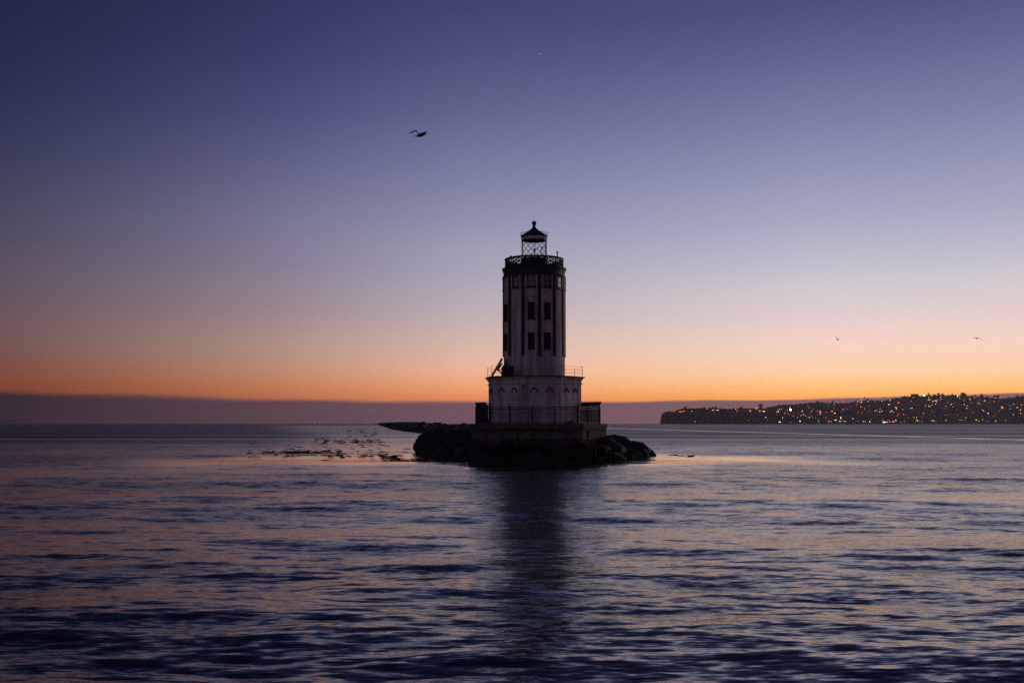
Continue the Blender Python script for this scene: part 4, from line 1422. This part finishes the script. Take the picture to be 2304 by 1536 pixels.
L8 = """95,332,W,s 65,360,Y,s 145,327,D,w 315,215,W,s 325,240,W,m 310,297,O,m 300,255,O,s 260,270,C,s 265,235,O,m 395,235,O,m 415,345,R,s 415,288,C,s 487,350,O,m 505,345,Y,m 545,362,Y,m 570,350,Y,m 550,322,C,s 570,228,Y,m 667,220,Y,m 660,272,Y,w 685,352,Y,m 710,365,C,s
735,305,Y,m 770,388,R,m 828,392,R,m 825,330,C,s 750,410,D,w 780,250,O,m 912,228,O,m 928,232,Y,s 930,317,O,w 965,180,Y,s 985,160,W,s 1018,150,W,m 1145,182,Y,s 1148,212,Y,w 1195,232,O,w 1230,225,Y,w 1140,290,Y,m 1105,285,Y,s 1185,280,C,s 1230,265,W,s 1298,180,W,s
1340,152,C,s 1350,290,R,m 1408,272,C,s 1430,300,O,s 1345,400,G,s 1520,195,Y,s 1575,225,D,w 1575,205,D,w 1648,205,Y,m 1715,178,W,s 1770,215,G,s 1830,222,Y,m 1968,185,C,m 1945,235,Y,s 1580,270,W,s 1608,318,W,s 1625,290,O,m 1800,338,W,s 1815,352,W,s 1678,375,G,s
1745,352,D,s 2035,300,O,w 2040,315,O,w 2167,395,O,m 2225,308,C,m 2258,380,Y,s 2137,325,C,s 2265,335,W,s 620,487,O,w 660,485,W,s 700,485,O,w 580,465,C,s 640,465,G,s 720,465,Y,m 340,480,W,s 360,480,C,s 418,482,W,m 265,475,G,s 60,480,G,m 85,475,O,s 110,480,C,s 130,480,G,s
210,447,W,s 65,425,W,s 65,442,C,s 1000,470,G,b 985,462,G,s 1020,475,G,s 1190,470,G,b 1165,475,G,s 1215,478,G,s 1355,465,G,m 1340,470,G,s 1520,460,G,m 1545,465,G,s 1720,462,G,b 1750,475,G,m 1800,458,G,m 1950,480,G,m 1965,468,G,s 2080,465,G,s 960,430,O,s 990,430,Y,s 940,430,D,s 1055,490,G,s
840,488,G,s 800,488,D,w 320,372,D,w 355,320,C,s 490,240,O,s 190,295,D,w 1010,275,D,m 1080,380,C,s 1240,240,C,s 1260,210,D,w 1300,205,W,s 1375,245,O,s 1465,245,R,s 1470,330,D,m 1285,320,D,m 1325,320,D,w 1420,268,Y,s 1185,350,D,m 1665,245,D,w 1730,260,O,s 1760,258,Y,s 2130,285,D,w 2185,265,C,s 2000,350,O,s 1595,435,C,s 1855,485,G,s 1580,465,G,s"""
for txt, cv in ((L7, c7), (L8, c8)):
    for t in txt.split():
        x, y, k, s = t.split(',')
        px, py = cv(float(x), float(y))
        if k in 'WCG':
            lamp(px, py, k, s if s in 'smb' else 'm')
        else:
            house(px, py, k, s if s in 'smw' else 'm')
lamp(1779.4, 921.3, 'F', 'x', 'brightest white floodlight on the hillside near the low headland')
lamp(1799.8, 949.6, 'W', 'm', 'bright white lamp at the shoreline below the brightest floodlight')
lamp(1702, 918.5, 'W', 'm', 'warm white lamp beside the tall bushy tree on the headland')
lamp(c8(1092, 157)[0], c8(1092, 157)[1], 'F', 'm', 'brilliant white lamp on the skyline below the radio mast')
lamp(c8(1503, 170)[0], c8(1503, 170)[1], 'C', 'b', 'bright greenish white lamp on the skyline right of the radio mast')
lamp(c8(750, 320)[0], c8(750, 320)[1], 'W', 'm', 'bright white lamp in the middle of the dark slope')
lamp(c8(1870, 380)[0], c8(1870, 380)[1], 'W', 'm', 'bright white lamp low on the slope at the town end')
lamp(c8(2275, 272)[0], c8(2275, 272)[1], 'R', 'b', 'brightest red lamp at the far end of the town')
lamp(c8(2290, 276)[0], c8(2290, 276)[1], 'R', 'm', 'smaller red lamp touching the brightest red one')
house(1863.4, 949.2, 'R', 'w', 'shoreline building with a glowing red-orange front')
house(c8(592, 490)[0], 949.8, 'W', 'w', 'shoreline building with a bright white lit front')
random.seed(91)
for k in range(40):
    px = random.uniform(1760, 2300); rp = float(np.interp(px, PX, PYs))
    house(px, random.uniform(rp + 8, 944), 'D', random.choice('sm'))

ORD = ['first', 'second', 'third', 'fourth', 'fifth', 'sixth', 'seventh', 'eighth', 'ninth', 'tenth', 'eleventh', 'twelfth', 'thirteenth', 'fourteenth', 'fifteenth', 'sixteenth', 'seventeenth', 'eighteenth', 'nineteenth', 'twentieth',
       'twenty-first', 'twenty-second', 'twenty-third', 'twenty-fourth', 'twenty-fifth', 'twenty-sixth', 'twenty-seventh', 'twenty-eighth', 'twenty-ninth', 'thirtieth']
def zone(px, py):
    z = ('at the headland tip' if px < 1580 else 'near the four palms' if px < 1690 else 'near the tall headland tree' if px < 1745 else 'around the brightest floodlight' if px < 1815 else
         'before the palm row' if px < 1880 else 'under the palm row' if px < 1950 else 'midway along the town' if px < 2030 else 'below the radio mast' if px < 2110 else 'past the radio mast' if px < 2200 else 'at the far town end')
    rp = float(np.interp(px, PX, PYs))
    q = (py - rp) / (951 - rp)
    b = 'on the skyline' if q < 0.16 else 'on the upper slope' if q < 0.42 else 'on the middle slope' if q < 0.68 else 'on the lower slope' if q < 0.9 else 'on the shore'
    return b + ' ' + z
cells = {}
for o_, px, py, what in UNNAMED:
    cells.setdefault((what, zone(px, py)), []).append((px, o_))
for (what, zn), lst in cells.items():
    lst.sort(key=lambda t: t[0])
    for i_, (px, o_) in enumerate(lst):
        o_['label'] = what + ' ' + zn + ('' if len(lst) == 1 else ', %s from left' % ORD[i_])
def number(group, text):
    """name the members of a row in their order from the left"""
    lst = sorted((o_ for o_ in bpy.data.objects if o_.get('group') == group), key=lambda o_: o_.location.x / o_.location.y)
    for i_, o_ in enumerate(lst):
        o_['label'] = text % ORD[i_]
number('four palms on the headland', '%s from the left of the four palms on the low headland')
number('palms along the town skyline', 'palm on the town skyline, %s such palm from the left')
number('trees along the town skyline', 'rounded dark tree on the town skyline, %s from the left')
number('distant gull flock', 'distant gull in the faint flock above the left horizon, %s from the left')
number('seabirds perched along the breakwater', 'dark seabird perched on the breakwater crest, %s from its seaward end')

# skyline building and radio mast
p = at(2058, 892, YR - 40); g = float(land(2058, YR - 40))
bl_ = empty('flat_roofed_building', (p.x, YR - 40, g))
tag(bl_, 'long low flat roofed building on the highest skyline', 'building')
zt = at(2058, 885.6, YR - 40).z - g
MB().box((0, 0, (zt - 2) / 2 - 1), (26, 14, zt)).build('wall', M['house'], bl_)
MB().box((0, 0, zt - 1.4), (29, 16, 1.2)).build('roof', M['roof'], bl_)
for k in range(4):
    MB().box((-9 + k * 6, -7.05, zt * 0.5), (2.4, 0.2, 1.6)).build('window', M['pane'], bl_)
p = at(2085.5, 890, YR - 30); g = float(land(2085.5, YR - 30))
ms = empty('radio_mast', (p.x, YR - 30, g))
tag(ms, 'thin radio mast standing on the highest skyline', 'mast')
zt = at(2085.5, 872, YR - 30).z - g
MB().tube([(0, 0, -1), (0, 0, zt)], [0.45, 0.25], 6).build('pole', M['pole'], ms)
for z in (0.55, 0.75, 0.95):
    MB().box((0, 0, zt * z), (2.6, 0.2, 0.25)).build('crossarm', M['pole'], ms)
p = at(1514.5, 918, 3900); g = float(land(1514.5, 3900))
ms = empty('flag_pole', (p.x, 3900, g))
tag(ms, 'thin lone pole on the tip of the headland', 'pole')
MB().tube([(0, 0, -1), (0, 0, p.z - g)], [0.3, 0.16], 6).build('pole', M['pole'], ms)
MB().tube([(0, 0, p.z - g - 0.3), (0, 0, p.z - g), (0, 0, p.z - g + 0.3)], [0.1, 0.35, 0.1], 6).build('cap', M['pole'], ms)

# ------------------------------------------------------------------ boats and buoy far out
def boat(px, Y, L, mast, label):
    x = at(px, 951, Y).x
    o = empty('sailboat' if mast else 'motorboat', (x, Y, 0))
    tag(o, label, 'boat')
    h = MB()
    st_ = [(-0.5, 0.12, 0.5), (-0.3, 0.17, 0.5), (0.1, 0.17, 0.55), (0.35, 0.1, 0.65), (0.5, 0.01, 0.8)]
    vs = []
    for t, w, z in st_:
        vs += [(t * L, -w * L, z * L * 0.2), (t * L, -w * L * 0.6, -0.3), (t * L, w * L * 0.6, -0.3), (t * L, w * L, z * L * 0.2)]
    fs = []
    for i in range(len(st_) - 1):
        for k in range(4):
            fs.append((i * 4 + k, i * 4 + (k + 1) % 4, i * 4 + 4 + (k + 1) % 4, i * 4 + 4 + k))
    fs += [(3, 2, 1, 0), (16, 17, 18, 19)]
    h.add(vs, fs).build('hull', M['hull'], o)
    MB().box((-0.05 * L, 0, 0.16 * L), (0.32 * L, 0.2 * L, 0.12 * L)).build('cabin', M['hull'], o)
    if mast:
        MB().tube([(0.05 * L, 0, 0.1 * L), (0.05 * L, 0, mast)], 0.14, 6).build('mast', M['pole'], o)
        MB().tube([(0.05 * L, 0, 0.25 * L), (-0.42 * L, 0, 0.27 * L)], [0.3, 0.16], 6).build('furled_sail', M['hull'], o)
boat(1906, 2600, 11, 13, 'tiny sailboat with bare mast off the town shore')
boat(1913, 1900, 6, 0, 'tiny dark motorboat beside the sailboat off the town shore')
x = at(708, 951, 1500).x
bo = empty('navigation_buoy', (x, 1500, 0))
tag(bo, 'far red lit navigation buoy on the left sea horizon', 'buoy')
MB().lathe([(0.9, -0.6), (1.2, 0.0), (1.1, 0.6), (0.5, 0.9)], 12).build('float', M['buoy'], bo)
tw = MB()
for k in range(4):
    a = math.pi / 4 + k * math.pi / 2
    tw.tube([(math.cos(a) * 0.8, math.sin(a) * 0.8, 0.6), (math.cos(a) * 0.25, math.sin(a) * 0.25, 4.2)], 0.07, 5)
tw.build('tower', M['buoy'], bo)
put('lamp', head_mesh(0.55, 'R'), bo, (0, 0, 4.7))

# the evening star
d_ = Vector(ray(1214.5, 122)).normalized() * 60000
ev = put('evening_star', head_mesh(8.0, 'W'), None, (d_.x, d_.y, HC + d_.z))
tag(ev, 'single faint star high in the sky above the lantern', 'star')

# ------------------------------------------------------------------ the damp evening air
hz = MB().box((0, 0, 0), (12800, 12800, 174))
ho = hz.build('haze', None)
ho.location = (0, 0, 82)
mh = bpy.data.materials.new('evening_haze')
mh.use_nodes = True
hn, hl_ = mh.node_tree.nodes, mh.node_tree.links
hn.clear()
hvol = hn.new('ShaderNodeVolumePrincipled')
hvol.inputs['Color'].default_value = (0.92, 0.86, 0.88, 1)
hvol.inputs['Density'].default_value = 5.5e-5
hvol.inputs['Anisotropy'].default_value = 0.35
hout = hn.new('ShaderNodeOutputMaterial')
hl_.new(hvol.outputs[0], hout.inputs['Volume'])
ho.data.materials.append(mh)
tag(ho, 'thin evening haze lying over the sea', 'haze', kind='stuff')
